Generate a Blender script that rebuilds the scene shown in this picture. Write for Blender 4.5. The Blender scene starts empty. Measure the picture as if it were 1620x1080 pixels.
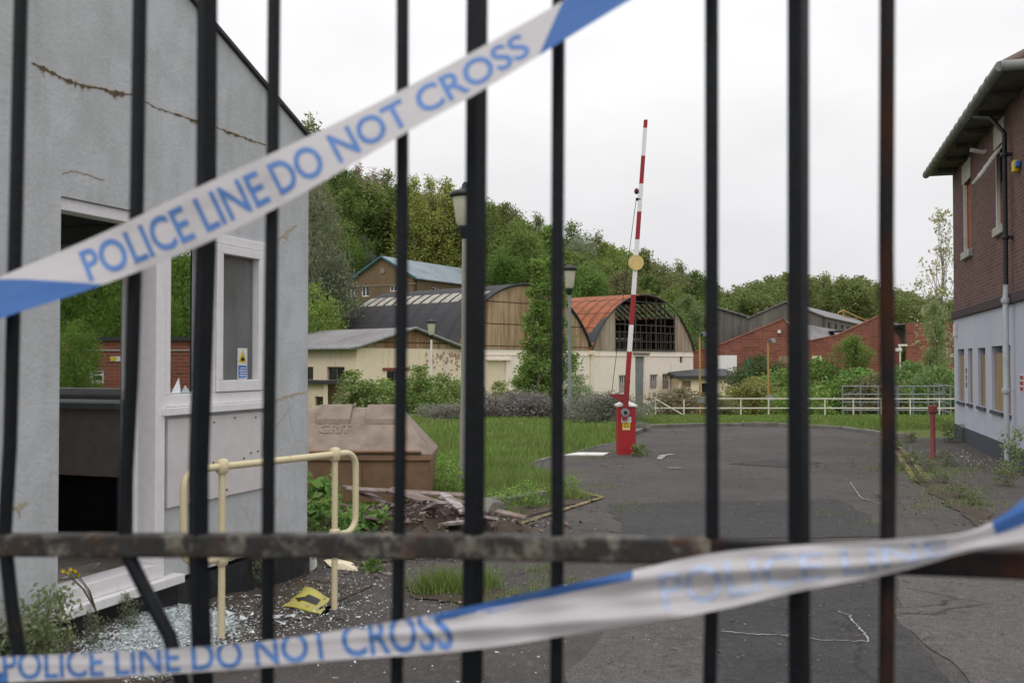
import bpy, bmesh, math, random
import numpy as np
from mathutils import Vector, Matrix
R = math.radians
S = bpy.context.scene
C = S.collection
rnd = random.Random(7)
# ------------------------------------------------------------------ camera, world, sun, exposure
EYE, F = 1.65, 1575.0
PITCH = math.atan(32 / F)
cd = bpy.data.cameras.new('camera'); cam = bpy.data.objects.new('camera', cd); C.objects.link(cam)
cam.location = (0, 0, EYE); cam.rotation_euler = (R(90) + PITCH, 0, 0)
cd.sensor_width = 36; cd.lens = 35; cd.clip_start = 0.05; cd.clip_end = 2000
cd.dof.use_dof = True; cd.dof.focus_distance = 20.0; cd.dof.aperture_fstop = 4.5
S.camera = cam
W = bpy.data.worlds.new('World'); S.world = W; W.use_nodes = True
wn, wl = W.node_tree.nodes, W.node_tree.links
bg = wn['Background']; bg.inputs['Strength'].default_value = 0.106
sky = wn.new('ShaderNodeTexSky'); sky.sky_type = 'NISHITA'; sky.sun_disc = False
SUN_EL, SUN_AZ = 52, 200
sky.sun_elevation = R(SUN_EL); sky.sun_rotation = R(SUN_AZ)
tc = wn.new('ShaderNodeTexCoord'); sx = wn.new('ShaderNodeSeparateXYZ'); wl.new(tc.outputs['Generated'], sx.inputs[0])
cr = wn.new('ShaderNodeValToRGB'); wl.new(sx.outputs['Z'], cr.inputs[0])
e = cr.color_ramp.elements
e[0].position = 0.0; e[0].color = (7.5, 7.35, 7.55, 1)
e[1].position = 1.0; e[1].color = (15.5, 15.5, 15.9, 1)
k = e.new(0.10); k.color = (7.9, 7.8, 7.95, 1)
k = e.new(0.24); k.color = (9.3, 9.2, 9.25, 1)
k = e.new(0.45); k.color = (10.6, 10.6, 10.8, 1)
nz = wn.new('ShaderNodeTexNoise'); nz.inputs['Scale'].default_value = 2.6; nz.inputs['Detail'].default_value = 5
mp = wn.new('ShaderNodeMapping'); mp.inputs['Scale'].default_value = (1, 1, 2.4); wl.new(tc.outputs['Generated'], mp.inputs[0]); wl.new(mp.outputs[0], nz.inputs['Vector'])
mr = wn.new('ShaderNodeMapRange'); mr.inputs[1].default_value = .3; mr.inputs[2].default_value = .7; mr.inputs[3].default_value = .90; mr.inputs[4].default_value = 1.07
wl.new(nz.outputs['Fac'], mr.inputs[0])
mu = wn.new('ShaderNodeVectorMath'); mu.operation = 'SCALE'; wl.new(cr.outputs[0], mu.inputs[0]); wl.new(mr.outputs[0], mu.inputs['Scale'])
mx = wn.new('ShaderNodeMix'); mx.data_type = 'RGBA'; mx.inputs[0].default_value = .04
wl.new(mu.outputs[0], mx.inputs[6]); wl.new(sky.outputs[0], mx.inputs[7]); wl.new(mx.outputs[2], bg.inputs['Color'])
sd = bpy.data.lights.new('sun', 'SUN'); sun = bpy.data.objects.new('sun', sd); C.objects.link(sun)
sd.energy = 0.9; sd.angle = R(25); sd.color = (1, .97, .93)
sun.rotation_euler = (R(90 - SUN_EL), 0, R(180 - SUN_AZ))
S.view_settings.view_transform = 'Standard'; S.view_settings.look = 'None'; S.view_settings.exposure = 0.0; S.view_settings.gamma = 1
S.cycles.use_denoising = True
S.cycles.max_bounces = 6; S.cycles.transparent_max_bounces = 12

# ------------------------------------------------------------------ pixel helpers (photo pixels 1620x1080)
def ray(px, py):
    cx, cy = (px - 810) / F, (540 - py) / F
    c, s = math.cos(PITCH), math.sin(PITCH)
    return Vector((cx, c - cy * s, s + cy * c))
def at(px, py, Y):
    d = ray(px, py); return Vector((0, 0, EYE)) + d * (Y / d.y)
def g(px, py, z=0.0):
    d = ray(px, py); return Vector((0, 0, EYE)) + d * ((z - EYE) / d.z)

# ------------------------------------------------------------------ materials
MATS = {}
class NT:
    def __init__(s, name):
        s.m = bpy.data.materials.new(name); s.m.use_nodes = True
        s.n, s.l = s.m.node_tree.nodes, s.m.node_tree.links
        s.b = s.n['Principled BSDF']; s.out = s.n['Material Output']
        s.co = s.n.new('ShaderNodeTexCoord').outputs['Object']
    def link(s, a, b): s.l.new(a, b)
    def mapping(s, scale=(1, 1, 1), rz=0):
        m = s.n.new('ShaderNodeMapping'); m.inputs['Scale'].default_value = scale; m.inputs['Rotation'].default_value = (0, 0, rz); s.link(s.co, m.inputs[0]); return m.outputs[0]
    def noise(s, scale, detail=4, vec=None, rough=.55):
        t = s.n.new('ShaderNodeTexNoise'); t.inputs['Scale'].default_value = scale; t.inputs['Detail'].default_value = detail; t.inputs['Roughness'].default_value = rough
        s.link(vec if vec is not None else s.co, t.inputs['Vector']); return t.outputs['Fac']
    def ramp(s, fac, a, b, lo=0.0, hi=1.0):
        r = s.n.new('ShaderNodeMapRange'); r.clamp = True
        r.inputs[1].default_value, r.inputs[2].default_value, r.inputs[3].default_value, r.inputs[4].default_value = a, b, lo, hi
        s.link(fac, r.inputs[0]); return r.outputs[0]
    def mix(s, fac, a, b, mode='MIX'):
        m = s.n.new('ShaderNodeMix'); m.data_type = 'RGBA'; m.blend_type = mode
        for i, v in ((0, fac), (6, a), (7, b)):
            if isinstance(v, bpy.types.NodeSocket): s.link(v, m.inputs[i])
            elif i == 0: m.inputs[0].default_value = v
            else: m.inputs[i].default_value = (*v, 1) if len(v) == 3 else v
        return m.outputs[2]
    def math(s, op, a, b=0.0):
        m = s.n.new('ShaderNodeMath'); m.operation = op
        for i, v in ((0, a), (1, b)):
            if isinstance(v, bpy.types.NodeSocket): s.link(v, m.inputs[i])
            else: m.inputs[i].default_value = v
        return m.outputs[0]
    def bump(s, h, strength=.3, dist=.02):
        b = s.n.new('ShaderNodeBump'); b.inputs['Strength'].default_value = strength; b.inputs['Distance'].default_value = dist
        s.link(h, b.inputs['Height']); s.link(b.outputs[0], s.b.inputs['Normal'])
    def done(s, col, rough=.8, metal=0.0, spec=.3):
        if isinstance(col, bpy.types.NodeSocket): s.link(col, s.b.inputs['Base Color'])
        else: s.b.inputs['Base Color'].default_value = (*col, 1)
        s.b.inputs['Roughness'].default_value = rough; s.b.inputs['Metallic'].default_value = metal
        s.b.inputs['Specular IOR Level'].default_value = spec
        return s.m
def dirty(name, col, dirt, scale=1.5, lo=.45, hi=.75, amt=.8, rough=.7, fine=30, bump=.15, streak=False, spec=.3, metal=0):
    t = NT(name)
    v = t.mapping((1, 1, .15)) if streak else None
    f = t.ramp(t.noise(scale, 6, v, .65), lo, hi, 0, amt)
    c = t.mix(f, col, dirt)
    c = t.mix(t.ramp(t.noise(fine, 3), .3, .75, 0, .35), c, tuple(x * .7 for x in col))
    t.bump(t.noise(fine * 2, 3), bump, .01)
    return t.done(c, rough, metal, spec)
def plain(name, col, rough=.6, metal=0, spec=.4, var=.25, scale=12):
    t = NT(name)
    c = t.mix(t.ramp(t.noise(scale, 4), .35, .7, 0, 1), col, tuple(x * (1 - var) for x in col))
    return t.done(c, rough, metal, spec)
def rusty(name, col, rust, lo, hi, scale=18, rough=.5, spec=.5, lichen=None):
    t = NT(name)
    n1 = t.noise(scale, 8, None, .7)
    f = t.ramp(n1, lo, hi)
    c = t.mix(f, t.mix(t.ramp(t.noise(60, 3), .4, .7, 0, .6), col, tuple((x * 1.6 + .002) if max(col) < .1 else x * .86 for x in col)), t.mix(t.noise(90, 4), rust, tuple(x * .4 for x in rust)))
    if lichen: c = t.mix(t.ramp(t.noise(26, 7, None, .75), .50, .63, 0, .8), c, lichen)
    t.bump(t.noise(140, 4), .35, .004)
    t.link(t.ramp(n1, lo, hi, rough, .95), t.b.inputs['Roughness'])
    t.done(c, rough, 0, spec); t.link(t.ramp(n1, lo, hi, rough, .95), t.b.inputs['Roughness']); return t.m
def brick(name, ang, c1, c2, mortar, scale=1.0, stain=(.03, .03, .03), amt=.5):
    t = NT(name)
    sp = t.n.new('ShaderNodeSeparateXYZ'); t.link(t.mapping((1, 1, 1), -ang), sp.inputs[0])
    cb = t.n.new('ShaderNodeCombineXYZ'); t.link(t.math('ADD', sp.outputs[0], sp.outputs[1]), cb.inputs[0]); t.link(sp.outputs[2], cb.inputs[1])
    b = t.n.new('ShaderNodeTexBrick'); t.link(cb.outputs[0], b.inputs['Vector'])
    b.inputs['Color1'].default_value = (*c1, 1); b.inputs['Color2'].default_value = (*c2, 1); b.inputs['Mortar'].default_value = (*mortar, 1)
    b.inputs['Scale'].default_value = scale; b.inputs['Brick Width'].default_value = .235; b.inputs['Row Height'].default_value = .078
    b.inputs['Mortar Size'].default_value = .009; b.inputs['Bias'].default_value = -.1
    c = t.mix(t.ramp(t.noise(.9, 6, t.mapping((1, 1, .5)), .65), .45, .75, 0, amt), b.outputs['Color'], stain)
    c = t.mix(t.ramp(t.noise(7, 3), .35, .7, 0, .3), c, tuple(x * 1.4 for x in c1))
    t.bump(b.outputs['Fac'], -.4, .01)
    return t.done(c, .9, 0, .15)
def ribbed(name, ang, col, dirt, pitch=.15, lo=.4, hi=.7, amt=.8, streak=True, rough=.7, scale=.8, panel=0.0, rib=.35):
    """corrugated sheet: ribs repeat along direction `ang` in plan, dirt runs down"""
    t = NT(name)
    v = t.mapping((1, 1, 1), -ang)
    w = t.n.new('ShaderNodeTexWave'); w.wave_type = 'BANDS'; w.bands_direction = 'X'; w.inputs['Scale'].default_value = .314 / pitch
    t.link(v, w.inputs['Vector'])
    f = t.ramp(t.noise(scale, 6, t.mapping((1, 1, .2)) if streak else None, .7), lo, hi, 0, amt)
    c = t.mix(f, col, dirt)
    c = t.mix(t.ramp(t.noise(6, 4, t.mapping((1, 1, .12)) if streak else None), .5, .8, 0, .5), c, tuple(x * .5 for x in dirt))
    c = t.mix(t.ramp(w.outputs['Fac'], 0, .45, rib, 0), c, tuple(x * .4 for x in col))
    if panel:
        sp = t.n.new('ShaderNodeSeparateXYZ'); t.link(t.co, sp.inputs[0])
        fr = t.math('FRACT', t.math('DIVIDE', sp.outputs[2], panel))
        c = t.mix(t.math('LESS_THAN', fr, .05), c, tuple(x * .4 for x in dirt))
    t.bump(w.outputs['Fac'], .6, .04)
    return t.done(c, rough, 0, .25)
def leafmat(name, trans=.48):
    t = NT(name)
    oi = t.n.new('ShaderNodeObjectInfo')
    ge = t.n.new('ShaderNodeNewGeometry')
    c = t.mix(t.ramp(t.noise(1.1, 3), .3, .7, 0, .55), oi.outputs['Color'], (.75, .62, .35, 1), 'MULTIPLY')
    hs = t.n.new('ShaderNodeHueSaturation'); t.link(t.mix(1.0, c, (2.65, 2.5, 3.3), 'MULTIPLY'), hs.inputs['Color'])
    t.link(t.ramp(ge.outputs['Random Per Island'], 0, 1, .65, 1.4), hs.inputs['Value'])
    t.link(t.ramp(t.noise(3.7, 2), .3, .7, .48, .515), hs.inputs['Hue'])
    c = hs.outputs[0]
    t.done(c, .6, 0, .25)
    tr = t.n.new('ShaderNodeBsdfTranslucent'); t.link(t.mix(.5, c, (1, 1, .55), 'MULTIPLY'), tr.inputs['Color'])
    ms = t.n.new('ShaderNodeMixShader'); ms.inputs[0].default_value = trans
    t.link(t.b.outputs[0], ms.inputs[1]); t.link(tr.outputs[0], ms.inputs[2]); t.link(ms.outputs[0], t.out.inputs['Surface'])
    return t.m
def glassmat(name, tint=(.8, .9, .88), alpha=.25, rough=.05):
    t = NT(name)
    t.done(tint, rough, 0, .6)
    tr = t.n.new('ShaderNodeBsdfTransparent'); tr.inputs[0].default_value = (.92, .95, .94, 1)
    ms = t.n.new('ShaderNodeMixShader'); ms.inputs[0].default_value = alpha
    gl = t.n.new('ShaderNodeBsdfGlossy'); gl.inputs['Roughness'].default_value = rough; gl.inputs['Color'].default_value = (*tint, 1)
    t.link(tr.outputs[0], ms.inputs[1]); t.link(gl.outputs[0], ms.inputs[2]); t.link(ms.outputs[0], t.out.inputs['Surface'])
    return t.m

A1 = math.atan2(.944, .329)            # plan angle of the gatehouse front
AB = math.atan2(.74, .67)              # plan angle of the hall fronts
AR = math.atan2(1, .288)               # plan angle of the right building
M = dict(
    bar=rusty('bar_paint', (.0040, .0055, .0080), (.05, .022, .012), .60, .76, 18, .45, .22),
    barR=rusty('bar_rust', (.006, .006, .008), (.060, .024, .013), .42, .60, 9, .6, .2),
    railpaint=rusty('rail_paint', (.022, .021, .020), (.10, .048, .028), .5, .66, 14, .6, .3, (.20, .185, .15)),
    render=None, white=dirty('white_upvc', (.80, .775, .785), (.46, .40, .34), 2.2, .55, .8, .6, .35, 20, .05, True, .5),
    panel=dirty('white_panel', (.66, .62, .62), (.33, .27, .23), 3, .62, .8, .7, .5, 9, .05, True),
    black=dirty('black_plinth', (.018, .019, .022), (.07, .07, .065), 5, .5, .75, .7, .75, 22, .4),
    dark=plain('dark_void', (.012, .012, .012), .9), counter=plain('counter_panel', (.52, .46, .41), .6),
    ctop=dirty('counter_top', (.33, .35, .36), (.12, .12, .12), 6), inner=dirty('inner_wall', (.34, .34, .32), (.16, .15, .13), 2, .45, .7, .7),
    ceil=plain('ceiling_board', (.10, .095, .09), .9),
    cream=rusty('cream_paint', (.66, .57, .36), (.36, .15, .05), .62, .74, 6, .42), bin=dirty('grit_bin_plastic', (.26, .155, .095), (.14, .085, .055), 4, .4, .7, .7, .65, 14, .15),
    binlid=dirty('grit_bin_lid', (.28, .22, .175), (.14, .105, .08), 5, .38, .7, .85, .7, 18, .15),
    wood=dirty('weathered_timber', (.17, .12, .10), (.33, .27, .25), 6, .4, .65, .8, .85, 30, .4), paint_wood=dirty('flaking_paint', (.42, .36, .35), (.12, .08, .07), 9, .45, .62, .9, .8, 30, .4),
    conc=dirty('concrete', (.20, .185, .165), (.07, .075, .05), 3, .4, .7, .8, .9, 30, .4), slate=plain('slate', (.045, .047, .05), .7),
    lamp_cap=plain('lamp_cap', (.02, .021, .023), .5), lamp_bowl=plain('lamp_bowl', (.55, .53, .42), .35, var=.2, scale=5), post=dirty('lamp_post', (.31, .30, .27), (.16, .15, .12), 3, .4, .7, .8, .6, 20, .1, True),
    postg=dirty('galvanised_post', (.21, .24, .25), (.12, .13, .12), 3), red=rusty('red_paint', (.33, .010, .015), (.22, .04, .03), .66, .85, 6, .4), redp=rusty('faded_red', (.20, .04, .036), (.16, .06, .04), .5, .75, 8, .6),
    offw=dirty('off_white', (.72, .70, .66), (.42, .36, .28), 5, .5, .75, .6, .5), disc=dirty('disc_yellow', (.66, .50, .20), (.44, .32, .13), 9, .45, .7, .7),
    yellow=plain('sign_yellow', (.72, .52, .02), .5), blue=plain('sign_blue', (.03, .16, .50), .5), ink=plain('ink_black', (.012, .012, .012), .6), sticker=plain('sticker_white', (.75, .75, .75), .5),
    wrail=rusty('white_railing', (.62, .58, .50), (.30, .18, .10), .6, .8, 5), ypole=rusty('yellow_pole', (.42, .24, .06), (.27, .12, .05), .5, .75, 4), steel=dirty('galvanised_steel', (.22, .24, .25), (.12, .10, .08), 4),
    creamw=None, tanc=None, glass=glassmat('window_glass', (.55, .6, .62), .18), glassg=None, dglass=plain('dark_glass', (.015, .017, .018), .12, spec=.6),
    board=dirty('plywood', (.33, .235, .14), (.15, .10, .065), 3.5, .38, .66, .9, .8, 20, .2, True), bluew=None,
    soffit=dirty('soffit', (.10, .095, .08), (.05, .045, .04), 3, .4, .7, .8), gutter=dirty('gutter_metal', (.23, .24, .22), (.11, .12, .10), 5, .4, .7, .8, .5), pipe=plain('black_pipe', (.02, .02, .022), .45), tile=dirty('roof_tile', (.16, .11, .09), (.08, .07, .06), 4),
    stone=dirty('stone_trim', (.42, .40, .37), (.2, .19, .17), 7), bark=dirty('bark', (.10, .085, .065), (.05, .045, .035), 6, .4, .65, .8, .95, 20, .5), barkp=dirty('pale_bark', (.28, .25, .21), (.12, .10, .08), 6, .45, .65, .8, .95, 20, .3),
    leaf=leafmat('leaf'), stem=plain('stem', (.09, .10, .04), .8), flower=plain('petal', (.75, .55, .02), .6), shard=None, tealtrim=plain('teal_trim', (.035, .13, .18), .6), green=plain('green_box', (.03, .16, .08), .6), bluep=plain('blue_panel', (.07, .17, .36), .6),
)
t = NT('grey_glass'); t.done(t.mix(t.ramp(t.noise(2.2, 4, t.mapping((1, 1, .3))), .35, .65), (.10, .105, .10), (.21, .215, .21)), .12, 0, .5)
tr = t.n.new('ShaderNodeBsdfTransparent'); ms = t.n.new('ShaderNodeMixShader'); ms.inputs[0].default_value = .68; t.link(tr.outputs[0], ms.inputs[1]); t.link(t.b.outputs[0], ms.inputs[2]); t.link(ms.outputs[0], t.out.inputs['Surface']); M['glassg'] = t.m
# pale grey-blue painted render with blotches, streaks and fine cracks
t = NT('painted_render')
c = t.mix(t.ramp(t.noise(1.3, 7, None, .65), 0.38, .68, 0, .75), (.52, .535, .55), (.42, .43, .425))
c = t.mix(t.ramp(t.noise(3.0, 6, t.mapping((1.6, 1.6, .25)), .7), .48, .78, 0, .65), c, (.31, .31, .29))
c = t.mix(t.ramp(t.noise(3.6, 7, None, .7), .44, .62, 0, .55), c, (.39, .40, .40))
c = t.mix(t.ramp(t.noise(11, 6, None, .75), .60, .72, 0, .6), c, (.56, .545, .51))
c = t.mix(t.ramp(t.noise(22, 6, None, .8), .62, .72, 0, .5), c, (.26, .255, .23))
vo = t.n.new('ShaderNodeTexVoronoi'); vo.feature = 'DISTANCE_TO_EDGE'; vo.inputs['Scale'].default_value = 1.1
dv = t.n.new('ShaderNodeMix'); dv.data_type = 'RGBA'; dv.inputs[0].default_value = .12
nn = t.n.new('ShaderNodeTexNoise'); nn.inputs['Scale'].default_value = 3; nn.inputs['Detail'].default_value = 6; t.link(t.co, nn.inputs['Vector'])
t.link(t.co, dv.inputs[6]); t.link(nn.outputs['Color'], dv.inputs[7]); t.link(dv.outputs[2], vo.inputs['Vector'])
ck = t.math('MULTIPLY', t.ramp(vo.outputs['Distance'], .0, .006, 1, 0), t.ramp(t.noise(.9, 3), .55, .66))
c = t.mix(t.math('MULTIPLY', ck, .6), c, (.16, .14, .11))
t.bump(t.noise(38, 6), .45, .010); M['render'] = t.done(c, .75, 0, .25)
M['creamw'] = dirty('cream_wall', (.80, .685, .50), (.34, .24, .18), 1.2, .55, .74, .75, .85, 5, .2, True)
M['whitew'] = dirty('white_painted_wall', (.86, .765, .66), (.36, .24, .18), 1.0, .54, .72, .85, .85, 4, .2, True)
M['bluew'] = dirty('blue_grey_render', (.50, .515, .60), (.33, .34, .39), .9, .45, .75, .6, .8, 8, .15, True)
M['shade'] = plain('interior_shade', (.03, .024, .02), .9)  # near-black colour stands in for the shade inside the orange hall
M['bareb'] = dirty('bare_brick', (.42, .27, .21), (.30, .15, .11), 9)
M['hazard'] = dirty('hazard_yellow', (.52, .46, .08), (.30, .26, .10), 8, .45, .7, .7, .5)
M['postg2'] = dirty('pale_pipe', (.42, .44, .46), (.28, .29, .30), 4)
M['reddk'] = plain('dark_red', (.10, .012, .014), .5)
M['redb'] = rusty('bracket_red', (.22, .015, .018), (.13, .04, .03), .55, .75, 8)
M['stone2'] = dirty('dull_stone', (.24, .19, .14), (.12, .09, .06), 6)
M['tanp'] = ribbed('pale_tan_cladding', AB, (.40, .33, .255), (.22, .15, .10), .5, .42, .64, .8, True, .85, .9)
M['plinthg'] = plain('plinth_grey', (.06, .07, .085), .8)
M['tanc'] = ribbed('tan_cladding', AB, (.43, .315, .19), (.19, .095, .05), .5, .40, .60, .9, True, .8, .9, 1.25)
M['greyc'] = ribbed('grey_cladding', AB + .4, (.17, .155, .135), (.08, .065, .055), .3, .42, .66, .85, True, .85, .5)
M['darkroof'] = ribbed('dark_roof_sheet', AB + math.pi / 2, (.050, .048, .052), (.030, .028, .03), 1.3, .4, .7, .5, False, .8, .4)
M['orange'] = ribbed('orange_roof_sheet', AB + math.pi / 2, (.40, .135, .065), (.19, .075, .045), .8, .38, .62, .85, False, .9, 1.3, .95, .85)
M['light'] = ribbed('rooflight_sheet', AB + math.pi / 2, (.40, .38, .32), (.16, .15, .12), .9, .45, .7, .7, False, .6, 1.2)
M['greyroof'] = ribbed('grey_roof_sheet', AB + math.pi / 2, (.25, .24, .24), (.11, .10, .10), .45, .42, .7, .7, False, .75, .6)
M['blueroof'] = ribbed('pale_blue_roof', 1.06, (.26, .31, .34), (.16, .17, .17), .5, .45, .7, .7, False, .65, .5)
M['rbrick'] = brick('red_brick', 0, (.29, .085, .055), (.16, .045, .032), (.26, .17, .13), .7, (.16, .06, .05), .35)
M['rbrick2'] = brick('far_red_brick', 0, (.25, .085, .055), (.15, .05, .035), (.19, .13, .105), .36, (.10, .045, .04), .75)
M['brown'] = brick('brown_brick', .4, (.17, .115, .065), (.12, .08, .045), (.14, .11, .08), 1.0, (.06, .05, .035), .6)
M['pbrick'] = brick('purple_brick', AR, (.16, .085, .075), (.085, .05, .05), (.18, .145, .135), 1.25, (.05, .035, .035), .4)
M['obrick'] = brick('infill_brick', AR, (.30, .10, .05), (.22, .07, .04), (.25, .18, .14), 1.0)
# asphalt
def asphalt(name, base, hi_, mossy=.0):
    t = NT(name)
    c = t.mix(t.ramp(t.noise(.55, 7, None, .7), .38, .62), base, hi_)
    c = t.mix(t.ramp(t.noise(140, 2), .52, .72, 0, .7), c, tuple(x * 2.4 for x in hi_))
    c = t.mix(t.ramp(t.noise(90, 2), .5, .68, 0, .7), c, tuple(x * .35 for x in base))
    c = t.mix(t.ramp(t.noise(2.4, 7, None, .7), .56, .7, 0, .55), c, tuple(x * .6 for x in base))
    vo = t.n.new('ShaderNodeTexVoronoi'); vo.feature = 'DISTANCE_TO_EDGE'; vo.inputs['Scale'].default_value = .55
    wv = t.n.new('ShaderNodeTexNoise'); wv.inputs['Scale'].default_value = 1.7; wv.inputs['Detail'].default_value = 7; t.link(t.co, wv.inputs['Vector']); t.link(t.mix(.28, t.co, wv.outputs['Color']), vo.inputs['Vector'])
    c = t.mix(t.math('MULTIPLY', t.ramp(vo.outputs['Distance'], .002, .010, .75, 0), t.ramp(t.noise(.6, 3), .45, .6)), c, (.015, .014, .012))
    c = t.mix(t.ramp(t.noise(14, 6, None, .8), .54, .68, 0, .7), c, tuple(x * 1.75 for x in hi_))
    c = t.mix(t.ramp(t.noise(5, 7, None, .75), .54, .68, 0, .6), c, (.030, .026, .022))
    if mossy: c = t.mix(t.ramp(t.noise(1.6, 7, None, .7), .6, .72, 0, mossy), c, (.075, .06, .035))
    t.bump(t.noise(160, 3), .5, .006)
    return t.done(c, .88, 0, .25)
M['asphalt'] = asphalt('asphalt', (.048, .043, .040), (.080, .071, .066), .7)
M['asph_dark'] = asphalt('asphalt_dark', (.036, .034, .034), (.050, .048, .047))
M['asph_lite'] = asphalt('asphalt_light', (.075, .068, .063), (.098, .09, .084))
t = NT('grass_ground')
c = t.mix(t.ramp(t.noise(.35, 6), .35, .65), (.080, .125, .028), (.13, .155, .05))
c = t.mix(t.ramp(t.noise(6, 6, None, .7), .5, .75, 0, .7), c, (.07, .06, .03)); t.bump(t.noise(30, 5), .6, .05); M['grassg'] = t.done(c, .95, 0, .1)
t = NT('grass_blade'); oi = t.n.new('ShaderNodeNewGeometry')
c = t.mix(t.ramp(oi.outputs['Random Per Island'], 0, 1), (.10, .205, .034), (.21, .30, .07)); c = t.mix(t.ramp(t.noise(.5, 4), .4, .65, 0, .6), c, (.17, .18, .06)); c = t.mix(t.math('GREATER_THAN', oi.outputs['Random Per Island'], .93), c, (.24, .20, .10)); M['blade'] = t.done(c, .7, 0, .2)
M['soil'] = dirty('soil', (.055, .042, .030), (.10, .075, .055), 5, .4, .7, .8, .95, 40, .6)
t = NT('glass_crumbs'); oi = t.n.new('ShaderNodeNewGeometry'); c = t.mix(oi.outputs['Random Per Island'], (.42, .48, .48), (.88, .92, .92)); t.done(c, .2, 0, .7); M['shard'] = t.m
t = NT('worn_yellow'); c = t.mix(t.ramp(t.noise(9, 7, None, .75), .42, .60), (.24, .18, .06), (.07, .06, .05)); M['yline'] = t.done(c, .85)
t = NT('worn_white'); c = t.mix(t.ramp(t.noise(14, 7, None, .75), .42, .62), (.42, .41, .40), (.07, .065, .065)); M['wline'] = t.done(c, .85)

# ------------------------------------------------------------------ object helpers
def tag(o, label=None, cat=None, group=None, kind=None):
    if label: o['label'] = label
    if cat: o['category'] = cat
    if group: o['group'] = group
    if kind: o['kind'] = kind
    return o
def thing(name, loc, label, cat, group=None):
    o = bpy.data.objects.new(name, None); C.objects.link(o); o.location = loc; o.empty_display_size = .3
    return tag(o, label, cat, group)
def link(name, me, mats, parent=None):
    o = bpy.data.objects.new(name, me); C.objects.link(o)
    for m in (mats if isinstance(mats, (list, tuple)) else [mats]): me.materials.append(m)
    if parent is not None:
        o.parent = parent
        w = Vector((0, 0, 0)); p = parent
        while p is not None and p.type == 'EMPTY': w = w + p.location; p = p.parent
        o.matrix_parent_inverse = Matrix.Translation(-w) if parent.type == 'EMPTY' else Matrix.Identity(4)
    return o
def mesh_np(name, v, f, smooth=False):
    """v (n,3); f (m,k) equal sized faces"""
    v = np.asarray(v, dtype=np.float32); f = np.asarray(f, dtype=np.int32); k = f.shape[1]
    me = bpy.data.meshes.new(name); me.vertices.add(len(v)); me.vertices.foreach_set('co', v.ravel())
    me.loops.add(f.size); me.loops.foreach_set('vertex_index', f.ravel())
    me.polygons.add(len(f)); me.polygons.foreach_set('loop_start', np.arange(0, f.size, k, dtype=np.int32))
    me.update(calc_edges=True); me.validate()
    if smooth: me.polygons.foreach_set('use_smooth', np.ones(len(f), dtype=bool))
    return me
class Frame:
    """a wall line in plan: s along, o outward, z up"""
    def __init__(s, p, d, out):
        s.p = Vector((p[0], p[1], 0)); s.d = Vector((d[0], d[1], 0)).normalized(); n = Vector((s.d.y, -s.d.x, 0))
        s.n = n if n.dot(Vector((out[0], out[1], 0))) > 0 else -n
    def pt(s, a, z, o=0.0): return s.p + s.d * a + s.n * o + Vector((0, 0, z))
    def uv(s, px, py, o=0.0):
        d = ray(px, py); e0 = Vector((0, 0, EYE)); q = s.p + s.n * o
        k = (q - e0).dot(s.n) / d.dot(s.n); w = e0 + d * k - s.p
        return w.dot(s.d), w.z
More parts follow.
